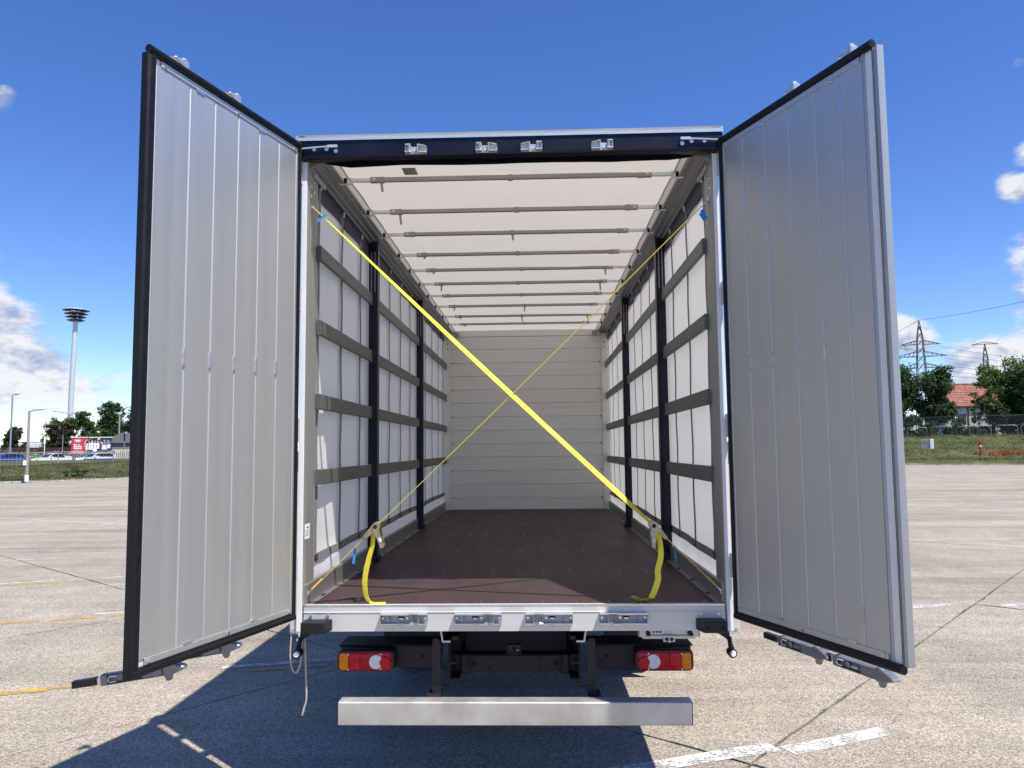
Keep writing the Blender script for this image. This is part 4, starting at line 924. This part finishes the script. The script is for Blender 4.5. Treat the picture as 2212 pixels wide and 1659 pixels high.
# house
hp = far(2100, 119, zR-.2); H = thing('tiled_house', 'white house with red hipped tile roof between the trees', 'house', hp, facing(hp)+.42)
PLAST = mat('white_plaster', (.62, .60, .56), .9, 0, .1, 1.5, bump=.1)
TILE = mat('red_roof_tile', (.25, .095, .068), .85, 0, .35, 2.5, bump=.2, bs=12, c2=(.33, .145, .105))
WIN = mat('dark_window', (.02, .024, .03), .12, 0, .2, 2)
wl = X('wall', PLAST, H, (-3.6, 6.4, 0, 8, 0, 5.0))
X('window', WIN, H, (-2.0, -.6, -.02, .04, 2.3, 3.9)); X('window', WIN, H, (2.6, 4.2, -.02, .04, 2.3, 3.9))
X('eaves_board', mat('dark_red_eaves', (.10, .015, .02), .6), H, (-4.0, 6.8, -.42, -.36, 4.84, 5.1))
b = MB(); rows = 13; e0 = [(-4.05, -.45), (6.85, -.45), (6.85, 8.45), (-4.05, 8.45)]; ridge = [(-.6, 4.0), (3.4, 4.0), (3.4, 4.0), (-.6, 4.0)]; zr0, zr1 = 5.05, 8.7
def rp_(i, t): return Vector((e0[i][0]+(ridge[i][0]-e0[i][0])*t, e0[i][1]+(ridge[i][1]-e0[i][1])*t, zr0+(zr1-zr0)*t))
for f in range(4):
    g = (f+1) % 4
    for k in range(rows):
        t0, t1 = k/rows, (k+1)/rows; a0, a1, c0, c1 = rp_(f, t0), rp_(g, t0), rp_(f, t1), rp_(g, t1); up = Vector((0, 0, .10))
        wv = max(2, int((a1-a0).length/.32)); top = []
        vs = []
        for i in range(wv*2+1):
            u = i/(wv*2); lift = .05 if i % 2 == 0 else 0
            vs += [a0.lerp(a1, u)+up+Vector((0, 0, lift)), c0.lerp(c1, u)+Vector((0, 0, lift*.6)), a0.lerp(a1, u)+Vector((0, 0, -.03))]
        b.add(vs, [(3*i, 3*i+3, 3*i+4, 3*i+1) for i in range(wv*2)]+[(3*i+2, 3*i+5, 3*i+3, 3*i) for i in range(wv*2)])
rf = b.build('roof', TILE, H); 
b = MB()
for f in range(4): b.tube([rp_(f, 0)+Vector((0, 0, .1)), rp_(f, 1)+Vector((0, 0, .08))], .13, 6)
b.tube([rp_(0, 1)+Vector((0, 0, .1)), rp_(1, 1)+Vector((0, 0, .1))], .14, 6); b.build('ridge_tile', TILE, rf)
b = MB(); b.box(-2.5, -1.55, -.5, -.05, 2.62, 3.32); au = b.build('air_conditioner', PAPER, H, bev=.03)
b = MB(); b.cyl((-2.2, -.5, 2.97), (-2.2, -.53, 2.97), .26, 18); b.build('fan_grille', HOLE, au)
X('downpipe', STEEL, H, (-.35, -.23, -.12, -.0, 0, 4.9))
# picket fence on the bank
FENM = mat('green_black_fence', (.022, .028, .024), .5, 0, .2, 2, world=True)
def fence(label, pts, h, gap, w, m_, post_every, name='picket_fence', lean=0., rails=(.25, 1.0)):
    F = thing(name, label, 'fence'); b = MB(); q = MB(); rl = MB(); d = 0; nextp = 0
    for a, c in zip(pts, pts[1:]):
        a, c = Vector(a), Vector(c); L_ = (c-a).length; k = int(L_/gap); t = (c-a)/L_; ang = math.atan2(t.y, t.x)
        for i in range(k):
            p = a+(c-a)*i/k; hh = h*(1+lean*rnd.uniform(-1, 1)); T_ = Matrix.Translation(p) @ Matrix.Rotation(ang, 4, 'Z') @ Matrix.Rotation(rnd.uniform(-lean, lean)*.4, 4, 'Y')
            b.box(-w/2, w/2, -.012, .012, .05, hh, 0, T_)
        n = max(1, int(L_/post_every))
        for i in range(n):
            p = a+(c-a)*i/n; q.box(-.035, .035, -.035, .035, -.4, h+.06, 0, Matrix.Translation(p) @ Matrix.Rotation(ang, 4, 'Z'))
        for zf in rails:
            rl.tube([a+Vector((0, 0, h*zf*.97)), c+Vector((0, 0, h*zf*.97))], .022, 4)
    o = b.build('picket', m_, F, stuff=True); q.build('fence_post', m_, F, stuff=True); rl.build('rail', m_, F, stuff=True)
    return F
def bank_line(i0, i1, o, step=2): return [bank_pt(i, o, bank_height(i, o))+Vector((0, 0, 0)) for i in range(i0, i1, step)]
fence('dark metal picket fence running along the top of the green bank', bank_line(iR-18, iR+34, 13.2), 2.25, .145, .045, FENM, 2.6, rails=(.06, .98))
HOOPM = mat('grey_hoop_steel', (.30, .31, .30), .5, .4, .1)
for q, px in enumerate((1992, 2037, 2084, 2131, 2178, 2222)):
    i = min(range(iR-30, iR+40), key=lambda i: (Vector(bank_pt(i, 14.2, 0).xy)-CAM.xy).normalized().cross(bearing(px))**2)
    p = bank_pt(i, 14.2, 1.0); t = Vector((kp[i+1][0]-kp[i][0], kp[i+1][1]-kp[i][1], 0)).normalized()
    b = MB(); w = 1.05; b.tube([(-w, 0, -.2), (-w, 0, .82), (-w+.10, 0, .98), (-w+.25, 0, 1.03), (w-.25, 0, 1.03), (w-.10, 0, .98), (w, 0, .82), (w, 0, -.2)], .045, 7)
    o = b.build('hoop_barrier', HOOPM, smooth=True); o.location = p; o.rotation_euler = (0, 0, math.atan2(t.y, t.x))
    tag(o, ['grey hoop barrier nearest the open right door behind the fence', 'second grey hoop barrier from the open right door', 'third grey hoop barrier from the open right door, under the house', 'fourth grey hoop barrier from the open right door', 'fifth grey hoop barrier from the open right door', 'sixth grey hoop barrier, at the right picture edge'][q], 'barrier', 'grey hoop barriers behind the fence')
# sign box and hydrant on the bank
def bankspot(px, o, i_lo, i_hi):
    i = min(range(i_lo, i_hi), key=lambda i: (Vector(bank_pt(i, o, 0).xy)-CAM.xy).normalized().cross(bearing(px))**2); return bank_pt(i, o, bank_height(i, o))
p = bankspot(2004.5, 2.2, iR-40, iR+45); S = thing('sign_box', 'white and grey box on a thin post in the green bank', 'sign', p, facing(p))
b = MB(); b.cyl((0, 0, -.3), (0, 0, 1.9), .035, 8); b.build('post', HOOPM, S)
plate('box', mat('grey_sign', (.25, .26, .27), .4, .2), S, .80, .12, .95, 1.05, x=-.12, bev=.02); plate('side_panel', PAPER, S, .32, .30, 1.0, 1.02, x=.46, bev=.03); plate('red_print', mat('sign_red', (.20, .03, .03), .6), S, .45, .01, .07, 1.62, x=-.2, y=-.068)
p = bankspot(2122, 3.8, iR-40, iR+45); Hy = thing('fire_hydrant', 'red fire hydrant with white collar standing in the green bank', 'hydrant', p, facing(p))
HR = mat('hydrant_red', (.36, .02, .04), .4, 0, .15, 6)
b = MB(); b.cyl((0, 0, -.2), (0, 0, .85), .105, 14); b.cyl((0, 0, .0), (0, 0, .10), .17, 14); b.cyl((0, 0, 1.02), (0, 0, 1.36), .11, 14); b.ball((0, 0, 1.36), .13, 12, 6); b.build('barrel', HR, Hy, smooth=True)
b = MB(); b.cyl((0, 0, .85), (0, 0, 1.02), .115, 14); b.build('collar', PAPER, Hy, smooth=True)
b = MB(); b.cyl((-.20, 0, 1.22), (.20, 0, 1.22), .07, 10); b.cyl((-.23, 0, 1.22), (-.19, 0, 1.22), .09, 10); b.cyl((.19, 0, 1.22), (.23, 0, 1.22), .09, 10); b.cyl((0, 0, 1.22), (0, -.2, 1.22), .07, 10); b.build('outlet', HR, Hy, smooth=True)
# pylons and cables
INSU = mat('glass_insulator', (.45, .58, .60), .2)
PYL = mat('pylon_steel', (.13, .125, .12), .6, .5, .2, 1)
def pylon(label, px, dist, apex, arms, w0, w1, rz, name='lattice_pylon'):
    p = far(px, dist, 2.5); P = thing(name, label, 'pylon', p, rz); b = MB(); h = apex-2.5; a = .09*dist/190
    lv = 15; zz = [h*(1-(1-k/lv)**1.15) for k in range(lv+1)]
    ww = lambda z: w0+(w1-w0)*(min(z, h*.86)/(h*.86)) if z < h*.86 else w1*(h-z)/(h*.14)+.02
    for k in range(lv):
        z0, z1 = zz[k], zz[k+1]; A, B_ = ww(z0)/2, ww(z1)/2
        for (sx, sy), (tx, ty) in (((1, 1), (1, -1)), ((1, -1), (-1, -1)), ((-1, -1), (-1, 1)), ((-1, 1), (1, 1))):
            b.tube([(sx*A, sy*A, z0), (sx*B_, sy*B_, z1)], a, 4); b.tube([(sx*A, sy*A, z0), (tx*B_, ty*B_, z1)], a*.6, 4); b.tube([(tx*A, ty*A, z0), (sx*B_, sy*B_, z1)], a*.6, 4)
    b.build('tower', PYL, P); ends = []
    for (z, l) in arms:
        m_ = MB(); A = ww(z)/2
        for s in (-1, 1):
            e = Vector((s*l, 0, z)); ends.append(e)
            for sy in (-1, 1): m_.tube([(s*A, sy*A, z), e], a*.8, 4); m_.tube([(s*A, sy*A, z+l*.22), e], a*.8, 4)
            for k in range(1, 5):
                t = k/5; q0 = Vector((s*A, A, z)).lerp(e, t); q1 = Vector((s*A, A, z+l*.22)).lerp(e, t-.1); m_.tube([q0, q1], a*.5, 4)
                q0 = Vector((s*A, -A, z)).lerp(e, t); q1 = Vector((s*A, -A, z+l*.22)).lerp(e, t-.1); m_.tube([q0, q1], a*.5, 4)
        m_.build('cross_arm', PYL, P)
        for s in (-1, 1):
            MB().tube([(s*l, 0, z), (s*(l-.5), -.2, z-.75)], .13, 6).build('insulator', INSU, P); MB().tube([(s*(l-.9), 0, z+.05), (s*(l-1.3), -.2, z-.6)], .13, 6).build('insulator', INSU, P)
    return P, ends
rz1 = facing(far(2000, 190))+.18
py1, en = pylon('large lattice pylon with three cross arms rising behind the trees', 2000, 190, 33.0, [(18.6, 4.9), (21.4, 5.8), (24.4, 4.6)], 3.4, 1.25, rz1)
py2, en2 = pylon('smaller distant lattice pylon above the broad green tree', 2141, 300, 41.5, [(38.6, 4.6)], 3.4, 1.5, facing(far(2141, 300))+.1)
CAB = mat('power_cable', (.05, .055, .06), .6, .4, .1)
def cable(a, c, sag, r, label):
    a, c = Vector(a), Vector(c); pts = [a.lerp(c, k/24)-Vector((0, 0, sag*4*(k/24)*(1-k/24))) for k in range(25)]
    b = MB(); b.tube(pts, r, 5); tag(b.build('power_cable', CAB), label, 'cable', 'power cables strung between the pylons')
Mz = Matrix.Translation(py1.location) @ Matrix.Rotation(rz1, 4, 'Z')
cable(Mz @ Vector((0, 0, 30.5)), far(2420, 120, 27.5), .6, .035, 'highest power cable running right from the pylon tip')
cable(Mz @ Vector((0, 0, 30.5)), far(1700, 330, 30.0), 1.5, .05, 'power cable running from the pylon tip behind the right door')
for q, e in enumerate(en):
    w = Mz @ e
    cable(w-Vector((0, 0, .8)), far(2460+30*q, 150+15*q, 14.0+3.0*(q//2)), .8, .033, ['cable from the left end of the lowest pylon arm to the right', 'cable from the right end of the lowest pylon arm to the right', 'cable from the left end of the middle pylon arm to the right', 'cable from the right end of the middle pylon arm to the right', 'cable from the left end of the upper pylon arm to the right', 'cable from the right end of the upper pylon arm to the right'][q])
    if q % 2 == 0: cable(w-Vector((0, 0, .8)), far(1500+40*q, 330, 18+2*q), 3, .05, ['cable from the left end of the lowest pylon arm towards the truck', '', 'cable from the left end of the middle pylon arm towards the truck', '', 'cable from the left end of the upper pylon arm towards the truck'][q])
# street lamps
def lamp(label, px, dist, z0, h, r, arm, drop, m_, head=(.9, .22, .12), rz=None, dbl=False, name='street_lamp', curved=False):
    p = far(px, dist, z0); S = thing(name, label, 'lamp post', p, facing(p) if rz is None else rz, 'street lamps')
    b = MB(); b.tube([(0, 0, -.3), (0, 0, h*.5), (0, 0, h)], [r, r*.85, r*.7], 10); b.build('pole', m_, S, smooth=True)
    for s in ((1, -1) if dbl else (1,)):
        b = MB(); a = arm*s
        if curved: b.tube([(0, 0, h-.1), (a*.04, 0, h+drop*.4), (a*.16, 0, h+drop*.75), (a*.4, 0, h+drop*.95), (a, 0, h+drop*1.25)], r*.5, 7)
        else: b.tube([(0, 0, h-.05), (a, 0, h+drop)], r*.5, 7)
        b.build('arm', m_, S)
        b = MB(); L_ = head[0]; e = Vector((a, 0, h+drop*(1.25 if curved else 1))); d = Vector((s, 0, drop/abs(arm)*.6)).normalized()
        b.tube([e-d*.1, e+d*L_*.3, e+d*L_*.75, e+d*L_], [head[1]*.4, head[1]*.55, head[1]*.5, head[1]*.25], 10); b.build('lamp_head', mat('lamp_head', (.5, .51, .52), .4, .3), S, smooth=True)
    return S
CONC = mat('concrete_pole', (.30, .27, .23), .9, 0, .2, 2, (1, 1, .3)); GPOLE = mat('galvanised_pole', (.33, .35, .37), .5, .5, .1)
S = lamp('brown concrete street lamp with white painted foot standing at the kerb', 60, 54.2, .12, 4.95, .115, .42, .11, CONC, (.58, .17, .1))
b = MB(); b.cyl((0, 0, 0), (0, 0, .42), .135, 14); b.cyl((0, 0, .42), (0, 0, .45), .135, 14, 0, .113); b.build('painted_foot', PAPER, S, smooth=True)
b = MB(); b.box(-.24, -.05, -.22, -.11, 1.15, 1.47); b.box(-.17, -.12, -.225, -.22, 1.26, 1.33, 1); b.build('fuse_box', [PAPER, INK], S)
lamp('tall thin grey street lamp at the far left', 22, 97, .8, 8.7, .12, .25, .1, GPOLE, (.55, .3, .1))
lamp('double-armed street lamp in front of the floodlight mast', 147, 128, .9, 7.3, .14, 1.7, .6, GPOLE, (.8, .2, .1), dbl=True, curved=True)
lamp('street lamp with curved arm beside the small dark-roofed building', 256, 118, .9, 6.9, .16, 2.0, 1.2, CONC, (.8, .2, .1), curved=True)
lamp('street lamp head showing above the trees in front of the pylon', 2006, 118, 2.8, 9.8, .12, -1.3, .35, GPOLE, (.9, .2, .1))
# floodlight mast
p = far(149, 140, .8); FM = thing('floodlight_mast', 'tall white floodlight mast with a ringed head above the trees', 'light mast', p, 0)
MASTM = mat('mast_paint', (.62, .64, .66), .4, .25, .05, 1)
b = MB(); b.tube([(0, 0, -.5), (0.05, 0, 13), (0.35, 0, 25.9)], [.50, .46, .40], 24); b.build('mast', MASTM, FM, smooth=True)
RINGM = mat('head_bronze', (.10, .098, .10), .22, .85, .2, 2); RIMM = mat('head_rim_white', (.80, .80, .80), .3)
for k, (z, r_) in enumerate([(25.6, 1.55), (26.2, 1.78), (26.8, 2.02), (27.4, 2.30)]):
    b = MB(); n = 12; ri = r_*.62
    ring = lambda rr_, zz_: [(.35+rr_*math.cos(2*math.pi*(j+.5)/n), rr_*math.sin(2*math.pi*(j+.5)/n), zz_) for j in range(n)]
    prof = [(ri, z-.20), (r_, z), (ri, z+.18)]; vs = [v for (a_, z_) in prof for v in ring(a_, z_)]
    b.add(vs, [(i*n+j, i*n+(j+1) % n, (i+1)*n+(j+1) % n, (i+1)*n+j) for i in range(2) for j in range(n)]+([tuple(range(n))] if k == 0 else [])); b.build('louvre_ring', RINGM, FM)
    b = MB(); b.tube([Vector(v) for v in ring(ri*1.02, z+.21)]+[Vector(ring(ri*1.02, z+.21)[0])], .045 if k < 3 else .09, 5); b.build('ring_rim', RIMM, FM)
    b = MB()
    for j in range(0, n, 2):
        v = Vector(ring(ri*1.0, z+.32)[j]); b.box(-.16, .16, -.10, .10, -.12, .12, 0, Matrix.Translation(v) @ Matrix.Rotation(rnd.uniform(0, 3), 4, 'Z'))
    if k < 3: b.build('floodlight', RIMM, FM)
b = MB()
for j in range(6):
    a_ = 2*math.pi*j/6; b.tube([(.35+.8*math.cos(a_), .8*math.sin(a_), 25.5), (.35+1.3*math.cos(a_), 1.3*math.sin(a_), 27.6)], .05, 5)
b.tube([(.35, 0, 25.2), (.35, 0, 26.4)], .36, 12); b.build('head_frame', RINGM, FM)

# --- left side
gL = 'trees behind the billboard'
zL = .8
p = far(31, 118, zL); tree('small dark tree at the far left behind the thin lamp', p, rblobs(21, 8, 1.2, 1.6, 5.0, .8, 1.2, .4), 1, 6500, .30, trunk_r=.1, seed=21, group=gL)
p = far(113, 116, zL); tree('dark brownish conifer left of the floodlight mast', p, rblobs(22, 9, 1.2, 1.2, 6.0, .8, 1.2, .75), 3, 8000, .28, trunk_r=.12, seed=22, group=gL)
p = far(143, 114, zL); tree('dark brownish conifer in front of the floodlight mast foot', p, rblobs(23, 9, 1.1, 1.2, 6.0, .8, 1.3, .55), 3, 8000, .28, trunk_r=.12, seed=23, group=gL)
p = far(177, 126, zL); tree('fresh green tree right of the floodlight mast', p, rblobs(24, 9, 1.3, 2.6, 7.6, 1.0, 1.5, .2), 0, 8500, .32, trunk_r=.15, seed=24, group=gL)
p = far(247, 124, zL); tree('largest green tree behind the small dark-roofed building', p, rblobs(25, 13, 2.6, 2.2, 8.8, 1.2, 1.8, .35), 2, 13000, .33, trunk_r=.2, seed=25, group=gL)
p = far(205, 122, zL); tree('low green tree filling the gap above the billboard', p, rblobs(26, 7, 1.9, 1.5, 4.4, .9, 1.3), 0, 6500, .30, trunk_r=.1, seed=26, group=gL)
p = far(305, 122, zL); tree('green tree hidden mostly by the open left door', p, rblobs(27, 9, 2.2, 2.2, 8.0, 1.2, 1.7, .2), 2, 8000, .34, trunk_r=.2, seed=27, group=gL)
p = bankspot(176, 1.6, iL-60, iL+60); tree('small round green bush at the foot of the dry bank', p, [(0, 0, .35, .45, .35), (.5, .1, .28, .4, .3), (-.45, 0, .25, .4, .28)], 0, 1500, .16, 'bush', .03, 30, name='low_bush')
# buildings and walls
p = far(74, 165, zL); W_ = thing('white_hall', 'white ribbed metal hall far behind the concrete street lamp', 'building', p, facing(p))
plate('wall', mat('white_cladding', (.66, .67, .68), .6, 0, .06, 2), W_, 6.2, 3, 3.6)
for k in range(7): plate('cladding_rib', mat('cladding_rib', (.55, .56, .58), .6), W_, 6.2, .05, .06, z=.4+.46*k, y=-1.53)
plate('parapet', MATS['cladding_rib'], W_, 6.4, 3.1, .15, z=3.62)
BRN = mat('dark_brown_boards', (.045, .022, .018), .7, 0, .3, 1, (.3, 1, 4))
a, c = far(-60, 101, zL), far(165, 114, zL); d = c-a; HB = thing('brown_board_wall', 'long dark brown board wall above the picket fence', 'wall', a, math.atan2(d.y, d.x))
for k in range(6): X('board', BRN, HB, (0, d.length, -.04+.012*(k % 2), .04, .95+.19*k, .95+.19*k+.178))
b = MB()
for k in range(12): b.box(d.length*k/11-.05, d.length*k/11+.05, .04, .14, 0, 2.1)
b.build('support_post', STEEL, HB)
p = far(262, 111, zL); SB = thing('small_building', 'small cream building with dark hipped roof beside the billboard', 'building', p, facing(p)+.1)
X('wall', mat('cream_render', (.60, .55, .44), .9, 0, .08, 2), SB, (-2.0, 4.2, 0, 5, 0, 1.75)); X('grey_upper_wall', mat('grey_boards', (.16, .155, .16), .8, 0, .1, 2, (.3, 1, 8)), SB, (-2.02, 4.22, -.02, 5.02, 1.75, 2.75)); X('gutter', PAPER, SB, (-2.3, 4.5, -.35, -.25, 2.70, 2.82))
b = MB(); b.add([(-2.4, -.4, 2.8), (4.6, -.4, 2.8), (4.6, 5.4, 2.8), (-2.4, 5.4, 2.8), (.1, 2.3, 4.15), (2.1, 2.3, 4.15)], [(0, 1, 5, 4), (1, 2, 5), (2, 3, 4, 5), (3, 0, 4), (0, 3, 2, 1)]); b.build('roof', mat('dark_shingle', (.07, .07, .075), .9, 0, .2, 4, bump=.3), SB)
X('door', mat('pale_door', (.7, .7, .68), .6), SB, (3.0, 3.9, -.05, .0, 0, 1.7)); X('window', WIN, SB, (2.9, 3.4, -.06, -.02, 1.9, 2.5))
# billboard
p = far(198, 109, zL); BB = thing('billboard', 'wide red and navy billboard picturing a row of people in white', 'billboard', p, facing(p)-.02)
RED = mat('print_red', (.50, .035, .06), .6, 0, .12, .6); NVP = mat('print_navy', (.018, .024, .06), .6, 0, .3, .8); WHT = mat('print_white', (.82, .82, .82), .6); SKN = mat('print_skin', (.55, .33, .26), .6); MAR = mat('print_maroon', (.16, .02, .04), .6); YLP = mat('print_yellow', (.70, .62, .30), .6)
z0 = 1.30; w, h = 5.06, 2.12
X('panel', RED, BB, (-w/2, w/2, -.05, .05, z0, z0+h))
X('top_rail', PAPER, BB, (-w/2-.1, w/2+.1, -.10, .06, z0+h+.002, z0+h+.10)); X('bottom_rail', PAPER, BB, (-w/2-.35, w/2-.4, -.22, .0, z0-.10, z0-.02))
for x in (-1.9, -.6, .6, 1.9): X('leg', STEEL, BB, (x-.06, x+.06, -.02, .10, 0, z0-.002))
def poly(name, pts, m_, dy):
    b = MB(); b.add([(x*w-w/2, -.0515-.002*dy, z0+y*h) for x, y in pts], [tuple(range(len(pts)))]); return b.build(name, m_, BB)
cv = [(.56, .999), (.42, .90), (.345, .78), (.325, .62), (.335, .40), (.36, .2), (.395, .06), (.43, .001)]
poly('white_curve', cv+[(.999, .001), (.999, .999)], WHT, 1)
poly('navy_field', [(x+.015, y) for x, y in cv]+[(.9, .001), (.999, .07), (.999, .999)], NVP, 2)
poly('white_swoosh', [(.0, .06), (.10, .03), (.2, .02), (.3, .03), (.3, .05), (.2, .045), (.1, .055), (.0, .09)], WHT, 2)
def disc(name, cx_, cy__, rx, ry, m_, dy): return poly(name, [(cx_+rx*math.cos(2*math.pi*k/20), cy__+ry*math.sin(2*math.pi*k/20)) for k in range(20)], m_, dy)
disc('logo_outline', .155, .80, .082, .115, WHT, 1); disc('logo_oval', .155, .80, .075, .10, RED, 2)
for y, x0, x1 in ((.82, .095, .215), (.765, .11, .205)): poly('logo_lettering', [(x0, y-.02), (x1, y-.02), (x1, y+.025), (x0, y+.025)], WHT, 3)
for (x0, x1, y0, y1) in [(.065, .105, .50, .60), (.110, .128, .50, .57), (.132, .145, .50, .58), (.165, .178, .50, .59), (.182, .215, .50, .56), (.062, .10, .38, .48), (.103, .15, .37, .45), (.153, .205, .38, .46), (.208, .262, .37, .44), (.062, .12, .26, .345), (.123, .19, .26, .335), (.193, .265, .26, .33), (.07, .15, .185, .20), (.07, .25, .145, .158), (.07, .18, .10, .115)]:
    poly('lettering', [(x0+.004, y0), (x1, y0), (x1-.004, y1), (x0, y1-.01)], WHT, 2)
for (x, y, sw, sh, hm, m_) in [(.425, .74, .062, .46, .05, WHT), (.505, .77, .055, .48, .05, WHT), (.575, .73, .058, .58, .05, WHT), (.645, .75, .05, .40, .05, WHT), (.715, .72, .045, .36, .05, MAR), (.81, .80, .078, .50, .05, WHT), (.90, .77, .062, .40, .05, WHT)]:
    poly('pictured_clothes', [(x-sw, y-.22), (x-sw*.8, y-.13), (x-sw*.25, y-.09), (x+sw*.25, y-.09), (x+sw*.8, y-.13), (x+sw, y-.22), (x+sw*.85, y-.09-sh), (x-sw*.85, y-.09-sh)], m_, 3)
    disc('pictured_face', x, y-.01, .021, .075, SKN, 4); disc('pictured_hair', x, y+.035, .020, .04, NVP if x < .8 else MAR, 3)
poly('yellow_mark', [(.63, .87), (.70, .87), (.71, .98), (.64, .97)], YLP, 3)
# wooden picket fence and wire fence on the plateau
PALE = mat('weathered_pickets', (.26, .23, .19), .9, 0, .35, 1.2, world=True)
fence('weathered wooden picket fence behind the parked cars', [far(x, 104.5, zL-.05) for x in (-90, -20, 60, 140, 235, 330)], 1.45, .27, .13, PALE, 4.0, 'wooden_fence', .09, (.3, .75))
fence('thin wire fence on top of the dry bank', bank_line(iL-24, iL+30, 14.5), 1.15, .30, .014, GPOLE, 3.0, 'wire_fence', .01, (.5, .98))
for q, (px, dd, hh, lab) in enumerate([(96, 99, 3.4, 'narrow road sign on a white post beside the concrete lamp'), (136, 99.5, 4.6, 'dark road sign seen edge-on above the green bin'), (192, 98.5, 4.0, 'thin dark post with a small plate beside the billboard'), (466*.576, 96, 3.6, 'dark road sign beside the cream building')]):
    px = [96, 135, 192*.99, 268][q]*1.0
    p = far(px, dd, zL); P_ = thing('road_sign', lab, 'sign', p, facing(p), 'road signs along the street'); b = MB(); b.cyl((0, 0, -.2), (0, 0, hh), .045, 8); b.build('post', [PAPER, GPOLE, FENM, GPOLE][q], P_)
    X('plate', [PAPER, STEEL, FENM, STEEL][q], P_, (-.10, .10, -.08, -.05, hh-.9, hh) if q != 2 else (-.05, .05, -.08, -.05, hh-.5, hh))
p = far(76.5, 98.5, zL); BN = thing('litter_bin', 'bright green litter bin on a post by the road', 'bin', p, facing(p)); GRN = mat('bin_green', (.12, .36, .03), .5)
b = MB(); b.tube([(0, 0, .35), (0, 0, 1.05)], [.24, .28], 14); b.build('body', GRN, BN, smooth=True); b = MB(); b.tube([(0, 0, 1.06), (0, 0, 1.10), (0, 0, 1.2)], [.31, .31, .15], 14); b.build('lid', GRN, BN, smooth=True); b = MB(); b.cyl((0, .3, 0), (0, .3, 1.3), .04, 8); b.build('post', GPOLE, BN)
# cars
GLASS = mat('car_glass', (.015, .02, .03), .06, 0, .1, 2, spec=.8); CWHITE = mat('car_white', (.74, .74, .72), .25, 0, .02, coat=.5); CBLUE = mat('car_blue', (.015, .05, .24), .25, 0, .02, coat=.5); CRED = mat('tail_red', (.45, .01, .02), .3)
def car(label, px, dist, rz, body, low, estate, zc=0.0):
    p = far(px, dist, zL+zc-.18); c_ = thing('parked_car', label, 'car', p, facing(p)+rz, 'cars parked along the street')
    roof_end = 2.05 if estate else 1.35
    side = [(-2.28, .36), (-2.30, .62), (-2.10, .80), (-1.05, .92), (-.35, 1.36), (.1, 1.46), (roof_end-.45, 1.45), (roof_end, 1.28 if estate else 1.10), (2.22, .98 if estate else 1.0), (2.28, .70), (2.25, .36)]
    hw = [.80, .84, .86, .88, .66, .62, .62, .66, .82, .84, .80]; n = len(side)
    b = MB(); vs = [(x, s*w_, z) for s in (-1, 1) for (x, z), w_ in zip(side, hw)]
    b.add(vs, [(i, (i+1) % n, n+(i+1) % n, n+i) for i in range(n)])
    for s in (0, n): b.add([vs[s+i] for i in range(n)], [tuple(range(n))])
    bo = b.build('body', body, c_, bev=.05, seg=2, smooth=True)
    X('lower_body', low, c_, (-2.2, 2.2, -.885, -.845, .40, .74), bev=.02)
    wn = [(-.88, .96), (-.30, 1.33), (.08, 1.39), (roof_end-.5, 1.39), (roof_end-.12, 1.20 if estate else 1.06), (roof_end-.1, 1.0)]
    for s in (-1, 1):
        b = MB(); b.prism(wn, 'y', s*.70, s*.80); b.build('side_window', GLASS, c_)
    b = MB(); b.add([(-1.02, -.74, .95), (-1.02, .74, .95), (-.33, .58, 1.38), (-.33, -.58, 1.38)], [(0, 1, 2, 3)]); b.build('windscreen', GLASS, c_)
    for x in (-1.4, 1.4):
        for s in (-1, 1):
            b = MB(); b.cyl((x, s*.66, .31), (x, s*.87, .31), .31, 18); wh = b.build('wheel', TYRE, c_); b = MB(); b.cyl((x, s*.871, .31), (x, s*.882, .31), .19, 12); b.build('rim', GALV, wh)
    for s in (-1, 1):
        X('tail_light', CRED, c_, (2.14, 2.29, s*.70-.10, s*.70+.10, .80, .98)); X('headlight', PAPER, c_, (-2.31, -2.12, s*.62-.14, s*.62+.14, .62, .74)); X('mirror', body, c_, (-.78, -.62, s*.95-.08, s*.95+.08, .93, 1.05))
    return c_
car('blue and white car at the far left beyond the wire fence', 33, 97, math.pi+.55, CBLUE, CBLUE, True)
car('white saloon car parked behind the concrete street lamp', 112, 98.5, .62, CWHITE, CWHITE, False)
car('white and dark blue estate car parked below the billboard', 207, 98.5, .60, CWHITE, CBLUE, True)
